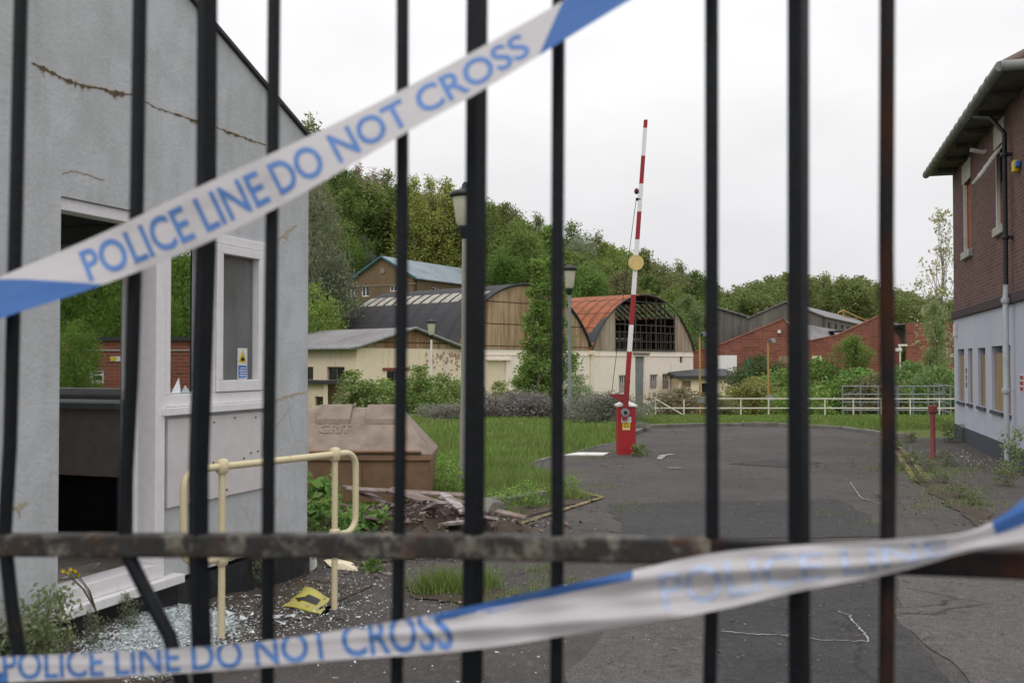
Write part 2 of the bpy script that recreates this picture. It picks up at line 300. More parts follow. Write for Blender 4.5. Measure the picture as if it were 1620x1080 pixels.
class MB:
    def __init__(s): s.v, s.f, s.sm = [], [], []
    def add(s, vs, fs, smooth=False):
        b = len(s.v); s.v += [tuple(v) for v in vs]
        for f in fs: s.f.append([b + i for i in f]); s.sm.append(smooth)
        return s
    def hexa(s, p): return s.add(p, [(0, 3, 2, 1), (4, 5, 6, 7), (0, 1, 5, 4), (1, 2, 6, 5), (2, 3, 7, 6), (3, 0, 4, 7)])
    def box(s, x0, x1, y0, y1, z0, z1): return s.hexa([(x0, y0, z0), (x1, y0, z0), (x1, y1, z0), (x0, y1, z0), (x0, y0, z1), (x1, y0, z1), (x1, y1, z1), (x0, y1, z1)])
    def fbox(s, F, s0, s1, z0, z1, o0, o1): return s.hexa([F.pt(s0, z0, o0), F.pt(s1, z0, o0), F.pt(s1, z0, o1), F.pt(s0, z0, o1), F.pt(s0, z1, o0), F.pt(s1, z1, o0), F.pt(s1, z1, o1), F.pt(s0, z1, o1)])
    def fpoly(s, F, pts, o0, o1):
        n = len(pts); v = [F.pt(a, z, o0) for a, z in pts] + [F.pt(a, z, o1) for a, z in pts]
        return s.add(v, [tuple(range(n)), tuple(range(2 * n - 1, n - 1, -1))] + [(i, i + n, (i + 1) % n + n, (i + 1) % n) for i in range(n)])
    def tube(s, pts, r, seg=8, cap=True, smooth=True):
        pts = [Vector(p) for p in pts]; n = len(pts); rs = list(r) if isinstance(r, (list, tuple)) else [r] * n
        vs, fs = [], []; ref = None
        for i, p in enumerate(pts):
            t = (pts[min(i + 1, n - 1)] - pts[max(i - 1, 0)]).normalized()
            if ref is None: ref = t.orthogonal().normalized()
            u = (ref - t * ref.dot(t)).normalized(); ref = u; w = t.cross(u)
            for k in range(seg):
                a = 2 * math.pi * (k + .5) / seg; vs.append(p + (u * math.cos(a) + w * math.sin(a)) * rs[i])
        for i in range(n - 1):
            for k in range(seg):
                a, b = i * seg + k, i * seg + (k + 1) % seg; fs.append((a, b, b + seg, a + seg))
        s.add(vs, fs, smooth)
        if cap: s.add(vs[:seg], [tuple(range(seg))[::-1]]); s.add(vs[-seg:], [tuple(range(seg))])
        return s
    def lathe(s, c, prof, seg=16, smooth=True, tilt=None):
        vs, fs = [], []
        for r, z in prof:
            for k in range(seg):
                a = 2 * math.pi * (k + .5) / seg; vs.append((c[0] + r * math.cos(a), c[1] + r * math.sin(a), c[2] + z))
        for i in range(len(prof) - 1):
            for k in range(seg):
                a, b = i * seg + k, i * seg + (k + 1) % seg; fs.append((a, b, b + seg, a + seg))
        s.add(vs, fs, smooth); s.add(vs[:seg], [tuple(range(seg))[::-1]]); s.add(vs[-seg:], [tuple(range(seg))])
        return s
    def quad(s, a, b, c, d): return s.add([a, b, c, d], [(0, 1, 2, 3)])
    def build(s, name, mats, parent=None, bevel=0, idx=None):
        me = bpy.data.meshes.new(name); me.from_pydata(s.v, [], s.f); me.update()
        me.polygons.foreach_set('use_smooth', s.sm)
        if idx: me.polygons.foreach_set('material_index', idx)
        o = link(name, me, mats, parent)
        if bevel:
            b = o.modifiers.new('bevel', 'BEVEL'); b.width = bevel; b.segments = 2; b.limit_method = 'ANGLE'; b.angle_limit = R(40)
        return o
def wall(mb, F, s0, s1, z0, z1, holes=(), th=.2):
    """a wall slab (front at o=0) with rectangular holes (s0,s1,z0,z1)"""
    ss = sorted({s0, s1} | {x for h in holes for x in h[:2] if s0 < x < s1}); zs = sorted({z0, z1} | {x for h in holes for x in h[2:] if z0 < x < z1})
    def solid(i, j):
        if not (0 <= i < len(ss) - 1 and 0 <= j < len(zs) - 1): return False
        a, b = (ss[i] + ss[i + 1]) / 2, (zs[j] + zs[j + 1]) / 2
        return not any(h[0] < a < h[1] and h[2] < b < h[3] for h in holes)
    for i in range(len(ss) - 1):
        for j in range(len(zs) - 1):
            if not solid(i, j): continue
            a, b, c, d = ss[i], ss[i + 1], zs[j], zs[j + 1]
            for o in (0, -th): mb.quad(F.pt(a, c, o), F.pt(b, c, o), F.pt(b, d, o), F.pt(a, d, o))
            for (di, dj, p, q) in ((-1, 0, (a, c), (a, d)), (1, 0, (b, c), (b, d)), (0, -1, (a, c), (b, c)), (0, 1, (a, d), (b, d))):
                if not solid(i + di, j + dj): mb.quad(F.pt(*p, 0), F.pt(*q, 0), F.pt(*q, -th), F.pt(*p, -th))
    return mb
def rect_px(F, x0, x1, y0, y1):
    a = F.uv(x0, y0); b = F.uv(x1, y1); m = F.uv((x0 + x1) / 2, y0)[1]; n = F.uv((x0 + x1) / 2, y1)[1]
    return (min(a[0], b[0]), max(a[0], b[0]), min(m, n), max(m, n))
def window(F, h, parent, fm, gm, bars=1, th=.2, fw=.05, cross=0):
    """frame and pane set into hole h"""
    s0, s1, z0, z1 = h; mb = MB(); o0, o1 = -th * .75, -th * .35
    mb.fbox(F, s0, s1, z0, z0 + fw, o0, o1); mb.fbox(F, s0, s1, z1 - fw, z1, o0, o1)
    mb.fbox(F, s0, s0 + fw, z0 + fw, z1 - fw, o0, o1); mb.fbox(F, s1 - fw, s1, z0 + fw, z1 - fw, o0, o1)
    for i in range(bars):
        x = s0 + (s1 - s0) * (i + 1) / (bars + 1); mb.fbox(F, x - fw * .4, x + fw * .4, z0 + fw, z1 - fw, o0, o1)
    for i in range(cross):
        x = z1 - (z1 - z0) * .38 * (i + 1); mb.fbox(F, s0 + fw, s1 - fw, x - fw * .35, x + fw * .35, o0 + .003, o1 - .003)
    w = mb.build('window', fm, parent)
    p = MB().fbox(F, s0 + fw * .5, s1 - fw * .5, z0 + fw * .5, z1 - fw * .5, (o0 + o1) / 2 - .004, (o0 + o1) / 2 + .004).build('pane', gm, w)
    return w
def text_mesh(txt, size=1.0, bold=.012):
    cu = bpy.data.curves.new('lettering', 'FONT'); cu.body = txt; cu.size = size; cu.offset = bold; cu.fill_mode = 'FRONT'; cu.resolution_u = 4
    o = bpy.data.objects.new('lettering', cu); C.objects.link(o); bpy.context.view_layer.update()
    me = bpy.data.meshes.new_from_object(o.evaluated_get(bpy.context.evaluated_depsgraph_get()))
    bpy.data.objects.remove(o); bpy.data.curves.remove(cu); return me

# ------------------------------------------------------------------ terrain
def sstep(a, b, x):
    t = np.clip((x - a) / (b - a), 0, 1); return t * t * (3 - 2 * t)
def hgt(x, y):
    x, y = np.asarray(x, float), np.asarray(y, float)
    z = -1.2 * sstep(29.5, 43, y)
    z = z + np.clip((24 - x) * .30, 0, 15) * sstep(70, 116, y)
    z = z + .12 * np.sin(x * .37) * np.sin(y * .29) * sstep(36, 60, y)
    return z
def hz(x, y): return float(hgt(x, y))
xs = np.unique(np.concatenate([np.linspace(-400, -60, 18), np.linspace(-60, 90, 101), np.linspace(90, 500, 20)])); ys = np.unique(np.concatenate([np.linspace(-30, 30, 25), np.linspace(30, 150, 97), np.linspace(150, 900, 30)]))
X, Y = np.meshgrid(xs, ys); Z = hgt(X, Y); nx, ny = len(xs), len(ys)
idx = np.arange(nx * ny).reshape(ny, nx)
o = link('ground', mesh_np('ground', np.stack([X.ravel(), Y.ravel(), Z.ravel()], 1), np.stack([idx[:-1, :-1].ravel(), idx[:-1, 1:].ravel(), idx[1:, 1:].ravel(), idx[1:, :-1].ravel()], 1), True), M['grassg']); tag(o, kind='structure')
# road
edge = [g(*p) for p in ((430, 815), (560, 822), (680, 824), (735, 816), (868, 790), (897, 774), (872, 753), (815, 741), (930, 711), (985, 698), (1032, 678), (1120, 675), (1230, 675), (1330, 680), (1392, 690), (1440, 694), (1512, 692))]
poly = [Vector((-16, -6, 0)), Vector((-16, edge[0].y, 0))] + edge + [Vector((16, 22, 0)), Vector((16, -6, 0))]
def sheet(name, pts, z, mat):
    bm = bmesh.new(); vs = [bm.verts.new((p.x, p.y, z)) for p in pts]; f = bm.faces.new(vs); bmesh.ops.triangulate(bm, faces=[f]); bmesh.ops.recalc_face_normals(bm, faces=bm.faces)
    if sum(fc.normal.z for fc in bm.faces) < 0: bmesh.ops.reverse_faces(bm, faces=bm.faces)
    me = bpy.data.meshes.new(name); bm.to_mesh(me); bm.free(); o = link(name, me, mat); return tag(o, kind='structure')
sheet('road', poly, .012, M['asphalt'])
def rough_poly(pts, n=6, amp=.03):
    out = []
    for i, p in enumerate(pts):
        q = pts[(i + 1) % len(pts)]
        for k in range(n): w = p.lerp(q, k / n); out.append(Vector((w.x + rnd.uniform(-amp, amp), w.y + rnd.uniform(-amp, amp), 0)))
    return out
def gp(*pp): return [g(*p) for p in pp]
sheet('asphalt_patch', rough_poly(gp((905, 1060), (1010, 950), (1095, 945), (1130, 960), (1115, 1140), (880, 1140))), .018, M['asph_lite'])
sheet('asphalt_patch', rough_poly(gp((1420, 915), (1640, 880), (1760, 1100), (1560, 1110), (1490, 1040), (1425, 985))), .018, M['asph_lite'])
sheet('asphalt_patch', rough_poly(gp((1040, 905), (1380, 900), (1420, 985), (1485, 1050), (1510, 1140), (1140, 1140), (1120, 960))), .0165, M['asph_dark'])
sheet('asphalt_patch', rough_poly(gp((1150, 735), (1225, 727), (1300, 733), (1250, 741))), .018, M['asph_dark'])
sheet('asphalt_patch', rough_poly(gp((960, 800), (1330, 790), (1420, 850), (1000, 856)), 9, .06), .017, M['asph_dark'])
sheet('soil_strip', rough_poly(gp((500, 830), (735, 822), (868, 796), (895, 780), (950, 786), (775, 840), (700, 880), (560, 900), (505, 900)), 8, .05), .022, M['soil'])
sheet('soil_strip', rough_poly(gp((25, 1075), (215, 985), (480, 908), (482, 918), (260, 1000), (120, 1090)), 8, .03), .022, M['soil'])
sheet('soil_strip', rough_poly(gp((1395, 695), (1418, 698), (1440, 740), (1530, 790), (1600, 850), (1575, 850), (1480, 790), (1418, 735)), 8, .08), .022, M['soil'])
sheet('soil_strip', rough_poly(gp((640, 925), (760, 925), (830, 945), (760, 965), (660, 950)), 8, .05), .022, M['soil'])
def strip(name, pts, w, z, mat, n=1):
    mb = MB(); L, Rr = [], []
    for i, p in enumerate(pts):
        t = (pts[min(i + 1, len(pts) - 1)] - pts[max(i - 1, 0)]); t.z = 0; t.normalize(); s = Vector((-t.y, t.x, 0)) * w / 2
        j = rnd.uniform(.75, 1.1); L.append((p.x + s.x * j, p.y + s.y * j, z)); Rr.append((p.x - s.x * j, p.y - s.y * j, z))
    for i in range(len(pts) - 1): mb.quad(Rr[i], Rr[i + 1], L[i + 1], L[i])
    return tag(mb.build(name, mat), kind='structure')
def dense(pts, n=8):
    out = []
    for a, b in zip(pts, pts[1:]): out += [a.lerp(b, k / n) for k in range(n)]
    return out + [pts[-1]]
strip('road_marking', dense(gp((770, 848), (860, 819), (953, 789))), .09, .026, M['yline'])
strip('road_marking', dense(gp((953, 789), (905, 776))), .09, .0265, M['yline'])
strip('road_marking', dense(gp((1395, 693), (1422, 722), (1448, 762))), .09, .026, M['yline'])
strip('road_marking', dense(gp((1405, 692), (1434, 720), (1468, 760))), .09, .026, M['yline'])
strip('road_marking', dense(gp((1043, 728), (1048, 722), (1064, 720))), .12, .024, M['wline'])
strip('road_marking', dense(gp((1055, 742), (1080, 742))), .07, .024, M['wline'])
strip('road_marking', [p + Vector((rnd.uniform(-.012, .012), rnd.uniform(-.012, .012), 0)) for p in dense(gp((1140, 1003), (1200, 1009), (1250, 1010), (1300, 1018), (1372, 1020), (1366, 1004), (1350, 990), (1345, 978), (1325, 972)), 7)], .011, .024, M['wline'])
strip('road_marking', dense(gp((1345, 765), (1362, 790), (1395, 800)), 8), .015, .024, M['wline'])
# kerbs: real upstands along the grass edge
def kerb(name, pts, w, h, mat, gap=.9):
    mb = MB()
    for a, b in zip(pts, pts[1:]):
        L = (b - a).length; n = max(1, round(L / gap)); t = (b - a).normalized(); s = Vector((-t.y, t.x, 0)) * w
        for i in range(n):
            p, q = a + t * (L * i / n + .006), a + t * (L * (i + 1) / n - .006); dz = rnd.uniform(-.012, .012)
            mb.hexa([p, q, q + s, p + s] + [x + Vector((0, 0, h + dz)) for x in (p, q, q + s, p + s)])
    return tag(mb.build(name, mat, None, .012), kind='structure')
kerb('kerb', edge[2:5], .14, .12, M['conc']); kerb('kerb', edge[7:10], .1, .03, M['conc']); kerb('kerb', edge[9:16], .13, .10, M['conc'])

# ------------------------------------------------------------------ foliage generators
def leaves(centres, radii, counts, size, rng, flat=.75, aspect=.55, up=.3):
    P = []
    for c, r, n in zip(centres, radii, counts):
        q = np.clip(rng.normal(size=(n, 3)), -2.1, 2.1) * r * .56; q[:, 2] *= flat; P.append(q + c)
    P = np.concatenate(P); n = len(P)
    nr = rng.normal(size=(n, 3)); nr[:, 2] += up; nr /= np.linalg.norm(nr, axis=1, keepdims=True)
    a = np.cross(nr, rng.normal(size=(n, 3))); a /= np.linalg.norm(a, axis=1, keepdims=True); b = np.cross(nr, a)
    sz = size * rng.uniform(.6, 1.35, (n, 1)); a *= sz; b *= sz * aspect
    bend = nr * sz * .18
    V = np.stack([P - a, P - b + bend, P + a, P + b + bend], 1).reshape(-1, 3)
    return V, np.arange(4 * n).reshape(n, 4)
def crown(H, base, rad, prof, nclump, per, size, seed, cr=(.28, .45), lean=0, flat=.85):
    """clumps fill a crown whose radius at height fraction t is rad*prof(t)"""
    rng = np.random.default_rng(seed); cs, rs = [], []
    for i in range(nclump):
        t = rng.random() ** .9; R0 = rad * prof(t); a = rng.random() * 6.283; r = R0 * (rng.random() ** .5) * rng.uniform(.75, 1.08)
        cs.append((r * math.cos(a) + lean * t, r * math.sin(a), base + (H - base) * t)); rs.append(max(.35 * rad * .4, R0 * rng.uniform(*cr)))
    cs, rs = np.array(cs), np.array(rs); w = rs ** 2 / np.mean(rs ** 2)
    V, Fc = leaves(cs, rs, np.maximum(8, (per * w).astype(int)), size, rng, flat)
    return V, Fc, cs
def trunk_mb(H, r0, cs, rng, nlimb=10, top=.8, lean=0, tubes=5):
    mb = MB(); n = 6
    pts = [(rng.uniform(-.12, .12) * (i > 0) + lean * (i / n) * top, rng.uniform(-.12, .12) * (i > 0), H * top * i / n) for i in range(n + 1)]
    mb.tube(pts, [r0 * (1.25 if i == 0 else 1) * (1 - .85 * i / n) for i in range(n + 1)], 7)
    order = rng.permutation(len(cs))[:nlimb]
    for i in order:
        c = cs[i]; t = min(.9, max(.12, (c[2] * .72) / (H * top))); k = t * n; j = int(k); a = Vector(pts[j]).lerp(Vector(pts[min(j + 1, n)]), k - j)
        e_ = Vector(c); m = a.lerp(e_, .5) + Vector((rng.uniform(-.15, .15), rng.uniform(-.15, .15), -.08 * (e_ - a).length)); r = r0 * (1 - .8 * t) * .5
        mb.tube([a, m, e_], [r, r * .6, r * .2], tubes, False)
    return mb
PROTO = {}
def proto(kind, H, base, rad, prof, nclump, per, size, seed, r0, bark='bark', nlimb=10, cr=(.28, .45), lean=0, flat=.85):
    V, Fc, cs = crown(H, base, rad, prof, nclump, per, size, seed, cr, lean, flat)
    tm = trunk_mb(H, r0, cs, np.random.default_rng(seed + 99), nlimb, .82, lean)
    PROTO[kind] = dict(V=V, F=Fc, tm=tm, H=H, bark=M[bark], crown=None, trunk=None)
dome = lambda t: math.sqrt(max(.03, 1 - (2 * t - .85) ** 2 / 1.35))
egg = lambda t: max(.12, (1 - t) ** .6 * min(1, .45 + 2.2 * t))
column = lambda t: max(.15, min(1, .6 + 2 * t) * (1 - t ** 2.5 * .85))
proto('broad_a', 13, 1.5, 3.6, dome, 100, 140, .14, 1, .28, 'bark', 14, (.26, .42), 0, 1.0)
proto('broad_b', 14, 2, 3.2, lambda t: dome(t) * (.8 + .25 * math.sin(9 * t)), 110, 125, .135, 2, .26, 'bark', 14, (.24, .40), 0, 1.25)
proto('poplar', 15, 1.5, 2.1, column, 120, 80, .125, 3, .2, 'barkp', 30, (.26, .45), 0, 1.9)
proto('airy', 14, 2, 2.7, egg, 120, 55, .105, 4, .17, 'barkp', 60, (.2, .36), 0, 1.7)
proto('willow', 12, .8, 3.3, lambda t: dome(t) * (.85 + .2 * math.sin(13 * t + 1)), 120, 125, .11, 5, .3, 'bark', 14, (.2, .34), 0, 1.3)
proto('sapling', 7, .4, 1.15, lambda t: max(.14, (1 - t) ** .55 * min(.72, .52 + 1.0 * t)), 110, 70, .062, 6, .06, 'barkp', 30, (.25, .45))
proto('sparse', 9, 1.5, 1.9, egg, 95, 20, .085, 7, .1, 'barkp', 60, (.18, .32))
def tree(kind, x, y, H, col, label, group=None, rz=None, wide=1.0, z=None, cat='tree', name='tree'):
    p = PROTO[kind]
    if p['crown'] is None:
        p['crown'] = mesh_np('crown', p['V'], p['F']); p['crown'].materials.append(M['leaf'])
        me = bpy.data.meshes.new('trunk'); me.from_pydata(p['tm'].v, [], p['tm'].f); me.polygons.foreach_set('use_smooth', p['tm'].sm); me.materials.append(p['bark']); p['trunk'] = me
    r = thing(name, (x, y, hz(x, y) - .1 if z is None else z), label, cat, group)
    r.rotation_euler.z = rnd.uniform(0, 6.28) if rz is None else rz; s = H / p['H']; r.scale = (s * wide, s * wide, s)
    for nm in ('trunk', 'crown'):
        c = bpy.data.objects.new(nm, p[nm]); C.objects.link(c); c.parent = r; c.color = (*col, 1)
    return r
def tree_px(kind, px, ytop, Y, H, col, label, **kw):
    """stand a tree of height H at photo column px and depth Y; H None: reach ytop from the ground there"""
    q = at(px, ytop, Y); z = hz(q.x, Y)
    return tree(kind, q.x, Y, (q.z - z) if H is None else H, col, label, **kw)
G_DK, G_MD, G_YL, G_SV, G_OL, G_BR = (.050, .085, .020), (.075, .115, .026), (.135, .165, .040), (.115, .14, .085), (.085, .10, .035), (.10, .16, .035)
# ------------------------------------------------------------------ GATEHOUSE
GC = (-1.585, 7.73); GF = Frame(GC, (-.329, -.944), (1, -.3))         # front gable wall: s runs toward the camera
GS = Frame(GC, (-.944, .329), (.3, 1))                                   # far side wall: s runs away to the left
GL, GD, GE, GT = 6.4, 5.0, 3.38, .40                                     # gable width, depth, eave height, roof slope
gh = thing('gatehouse', (-1.585, 7.73, 0), 'small pale grey rendered gatehouse with broken door and window behind the railings', 'gatehouse')
def gz(px, py): return GF.uv(px, py)
door = (GF.uv(256, 500)[0], GF.uv(95, 500)[0], .36, 2.54); win = (GF.uv(418, 500)[0], GF.uv(251.5, 500)[0] - .035, 1.37, 2.50)
mb = MB(); wall(mb, GF, 0, GL, .30, GE, [door, win], .22)
for o in (0, -.22): mb.add([GF.pt(0, GE, o), GF.pt(GL, GE, o), GF.pt(GL / 2, GE + GT * GL / 2, o)], [(0, 1, 2)])
farw = (.92, 2.75, 1.38, 2.62)
mb2 = MB(); wall(mb2, GS, .22, GD, .30, GE, [farw], .22)
BS = Frame(GF.pt(GL, 0), (-.944, .329), (-.3, -1)); wall(mb2, BS, .22, GD, 0, GE, [], .22)
BB = Frame(GS.pt(GD, 0), (-.329, -.944), (-1, .3)); wall(mb2, BB, .22, GL - .22, 0, GE, [(.8, 2.4, 1.4, 2.5)], .22)
for o in (0, -.22): mb2.add([BB.pt(0, GE, o), BB.pt(GL, GE, o), BB.pt(GL / 2, GE + GT * GL / 2, o)], [(0, 1, 2)])
mb.build('wall', M['render'], gh); mb2.build('wall', M['render'], gh)
mb = MB(); mb.fbox(GF, -.015, door[0] - .14, -.1, .27, -.24, .015); mb.fbox(GF, door[0] - .14, door[1] + .06, -.1, .30, -.24, .012); mb.fbox(GF, door[1] + .06, GL, -.1, .27, -.24, .015); mb.fbox(GS, .24, GD, -.1, .30, -.24, .012); mb.build('plinth', M['black'], gh)
mb = MB()
for sgn in (0, 1):
    a = (-.09, GE - .036) if not sgn else (GL + .09, GE - .036); b = (GL / 2, GE + GT * GL / 2)
    p = [GF.pt(a[0], a[1] + .004, .03), GF.pt(b[0], b[1] + .004, .03), GF.pt(b[0], b[1] + .004, -GD - .1), GF.pt(a[0], a[1] + .004, -GD - .1)]
    mb.hexa(p + [q + Vector((0, 0, .026)) for q in p])
mb.build('roof', M['slate'], gh)
mb = MB().fbox(GF, .23, GL - .23, .18, .36, -GD + .23, -.225).build('floor', M['counter'], gh)
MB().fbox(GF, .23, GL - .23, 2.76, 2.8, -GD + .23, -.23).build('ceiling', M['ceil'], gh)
mb = MB(); wall(mb, Frame(GS.pt(0, 0, -.225), (-.944, .329), (-.3, -1)), .23, GD - .22, .37, 2.755, [farw], .012); mb.build('inner_lining', M['inner'], gh)
window(GS, farw, gh, M['white'], M['glass'], 0, .22, .05)
c_ = MB().fbox(Frame(GS.pt(0, 0, -.24), (-.944, .329), (-.3, -1)), .95, 4.2, .80, 1.30, 0, .55).build('counter', M['counter'], gh)
MB().fbox(Frame(GS.pt(0, 0, -.24), (-.944, .329), (-.3, -1)), .90, 4.2, 1.302, 1.345, 0, .62).build('worktop', M['ctop'], c_)
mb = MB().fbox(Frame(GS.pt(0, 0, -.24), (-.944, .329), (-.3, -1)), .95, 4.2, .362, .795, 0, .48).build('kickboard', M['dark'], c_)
# door frame, sill and smashed inner door leaf
s0, s1, z0, z1 = door; mb = MB()
mb.fbox(GF, s0, s0 + .085, z0 + .07, z1 - .07, -.13, .03); mb.fbox(GF, s1 - .02, s1 + .012, z0 + .07, z1 - .07, -.13, -.03); mb.fbox(GF, s0, s1, z1 - .07, z1 - .002, -.13, -.02); mb.fbox(GF, s0, s1 + .02, z0 - .02, z0 + .07, -.13, .03)
mb.build('door_frame', M['white'], gh, .004)
MB().fbox(GF, s0 - .13, s1 + .05, z0 - .075, z0 - .022, -.1, .085).build('door_sill', M['white'], gh, .004)
hp_ = GF.pt(s0 + .085, 0, -.10); best = (9e9, 0)
for i in range(200):
    a_ = R(90 + i * .5); e_ = hp_ + Vector((math.cos(a_), math.sin(a_), 0)) * .72; px_ = 810 + F * e_.x / e_.y; best = min(best, (abs(px_ - 197), a_))
LF = Frame(hp_, (math.cos(best[1]), math.sin(best[1])), (.3, -1))
mb = MB(); Lw = .70
for a in ((0, .075), (Lw - .075, Lw)): mb.fbox(LF, a[0], a[1], z0 + .08, z1 - .08, -.03, .03)
for a in ((z0 + .08, z0 + .25), (z1 - .2, z1 - .08), (1.30, 1.40)): mb.fbox(LF, .09, Lw - .09, a[0], a[1], -.028, .028)
dl = mb.build('door_leaf', M['white'], gh)
MB().fbox(LF, .09, Lw - .09, z0 + .25, 1.30, -.012, .012).build('door_panel', M['panel'], dl)
MB().fbox(LF, -.012, .09, 1.30, 1.68, -.036, -.031).build('lock_plate', M['steel'], dl)
mb = MB()                                                             # jagged glass left in the leaf
rr = random.Random(3)
def teeth(mb, P, Q, inward, n, lo, hi):
    for i in range(n):
        a, b = P.lerp(Q, i / n), P.lerp(Q, (i + 1) / n); tip = a.lerp(b, rr.uniform(.2, .8)) + inward * rr.uniform(lo, hi); mb.add([a, b, tip], [(0, 1, 2)])
teeth(mb, LF.pt(.09, 1.4), LF.pt(.09, z1 - .2), LF.d, 16, .02, .10); teeth(mb, LF.pt(.09, 1.40), LF.pt(Lw - .09, 1.4), Vector((0, 0, 1)), 10, .02, .10)
mb.build('broken_glass', M['shard'], dl)
# window: frame, fixed right light, broken left light
s0, s1, z0, z1 = win; mid = GF.uv(333, 500)[0]; mb = MB()
mb.fbox(GF, s0, s1, z0, z0 + .075, -.12, .02); mb.fbox(GF, s0, s1, z1 - .06, z1, -.12, .02); mb.fbox(GF, s0, s0 + .05, z0 + .075, z1 - .06, -.12, .02); mb.fbox(GF, s1 - .05, s1, z0 + .075, z1 - .06, -.12, .022); mb.fbox(GF, mid - .03, mid + .04, z0 + .075, z1 - .06, -.12, .021)
wf = mb.build('window', M['white'], gh, .004)
a0, a1, b0, b1 = s0 + .055, mid - .035, z0 + .08, z1 - .066; mb = MB()
for h in ((a0, a1, b0, b0 + .075), (a0, a1, b1 - .06, b1), (a0, a0 + .06, b0 + .075, b1 - .06), (a1 - .06, a1, b0 + .075, b1 - .06)): mb.fbox(GF, *h, -.08, .035)
mb.build('casement', M['white'], wf, .004)
MB().fbox(GF, a0 + .05, a1 - .05, b0 + .06, b1 - .05, -.03, -.02).build('pane', M['glassg'], wf)
mb = MB(); P0, P1 = mid + .04, s1 - .05
teeth(mb, GF.pt(P1, z0 + .09, -.05), GF.pt(P1, z1 - .07, -.05), -GF.d, 18, .02, .07); teeth(mb, GF.pt(P0, z0 + .08, -.05), GF.pt(P1, z0 + .08, -.05), Vector((0, 0, 1)), 4, .04, .11)
teeth(mb, GF.pt(P0, z0 + .09, -.05), GF.pt(P0, z1 - .07, -.05), GF.d, 14, .01, .04)
mb.build('broken_pane', M['shard'], wf)
MB().fbox(GF, s0 - .05, s1 + .03, z0 - .05, z0 - .002, -.1, .06).build('window_sill', M['white'], gh, .004)
MB().fbox(GF, s0 - .02, s1 - .03, .75, z0 - .075, .001, .022).build('cover_panel', M['panel'], gh, .003)
for i in range(16): MB().lathe(GF.pt(rr.uniform(s0, s1 - .06), rr.choice([.78, 1.0, 1.27]) + rr.uniform(-.02, .02), .024), [(.006, -.005), (.006, .005)], 6).build('screw', M['dark'], gh)
def wall_sign(sc, zc, w, h, parent, o=.0):
    """little white sign: yellow camera triangle above a blue notice panel with white lines"""
    f = GF; b = MB().fbox(f, sc - w / 2, sc + w / 2, zc - h / 2, zc + h / 2, o, o + .003).build('sign', M['sticker'], parent)
    tx = [(sc - w * .40, zc + h * .04), (sc + w * .40, zc + h * .04), (sc, zc + h * .45)]
    MB().fpoly(f, tx, o + .0035, o + .0045).build('warning_triangle', M['yellow'], b)
    k = MB().fpoly(f, [(sc - w * .24, zc + h * .1), (sc + w * .20, zc + h * .08), (sc + w * .16, zc + h * .18), (sc - w * .10, zc + h * .22)], o + .005, o + .006); k.build('camera_symbol', M['ink'], b)
    MB().fbox(f, sc - w * .42, sc + w * .42, zc - h * .46, zc - h * .06, o + .0035, o + .0045).build('notice_panel', M['blue'], b)
    mm = MB()
    for i, q in enumerate((-.14, -.22, -.30, -.38)): mm.fbox(f, sc - w * .34, sc + w * (.34 if i % 2 else .25), zc + h * q - h * .02, zc + h * q + h * .012, o + .005, o + .006)
    mm.build('text_lines', M['sticker'], b)
q = gz(386.5, 575); wall_sign(q[0], q[1], .115, .215, wf, -.018)
q = gz(416, 690); wall_sign(q[0], q[1], .10, .24, gh, .024)
# cracked render: a long crack with spalled patches
def crack(pts, widths, name='render_crack', dark=True):
    dk, tn = MB(), MB(); r2 = random.Random(11)
    P = [gz(*p) for p in pts]; N = 16
    for (a, b, wa, wb) in zip(P, P[1:], widths, widths[1:]):
        n = max(6, int(abs(a[0] - b[0]) / .022)); pr = None
        for i in range(n + 1):
            k = i / n; s = a[0] + (b[0] - a[0]) * k; z = a[1] + (b[1] - a[1]) * k + r2.uniform(-.004, .004); w = (wa + (wb - wa) * k) * r2.choice([.12, .25, .9, 1.2, .5, 1.0]); t = w * r2.uniform(1.0, 2.1)
            cur = (s, z + w * .35, z - w, z - t)
            if pr:
                dk.quad(GF.pt(pr[0], pr[1], .0035), GF.pt(cur[0], cur[1], .0035), GF.pt(cur[0], cur[2], .0035), GF.pt(pr[0], pr[2], .0035)); tn.quad(GF.pt(pr[0], pr[1] + .006, .002), GF.pt(cur[0], cur[1] + .006, .002), GF.pt(cur[0], cur[3], .002), GF.pt(pr[0], pr[3], .002))
            pr = cur
    if dark: dk.build(name, M['crackd'], gh)
    tn.build('bare_render', M['crackt'], gh)
M['crackd'] = dirty('crack_dark', (.15, .115, .075), (.05, .042, .032), 30, .4, .6, .9, .9, 60, .4); M['crackt'] = dirty('bare_render', (.46, .40, .31), (.36, .28, .20), 20, .4, .65, .8, .9, 60, .4)
crack([(50, 100), (70, 108), (95, 122), (120, 132), (150, 138), (176, 145), (210, 150), (250, 172), (300, 188), (345, 203), (370, 212), (420, 230)], [.003, .022, .014, .022, .006, .035, .004, .003, .012, .003, .014, .003])
for c_, w_ in (([(440, 380), (455, 366), (470, 356)], [.004, .03, .004]), ([(420, 640), (450, 628), (482, 620)], [.006, .016, .004]), ([(20, 805), (32, 800), (44, 795)], [.004, .03, .004]), ([(428, 840), (434, 800), (438, 790)], [.004, .02, .004])): crack(c_, w_, dark=False)
crack([(98, 276), (112, 271), (125, 273), (145, 279), (165, 285)], [.001, .0015, .001, .0015, .001])
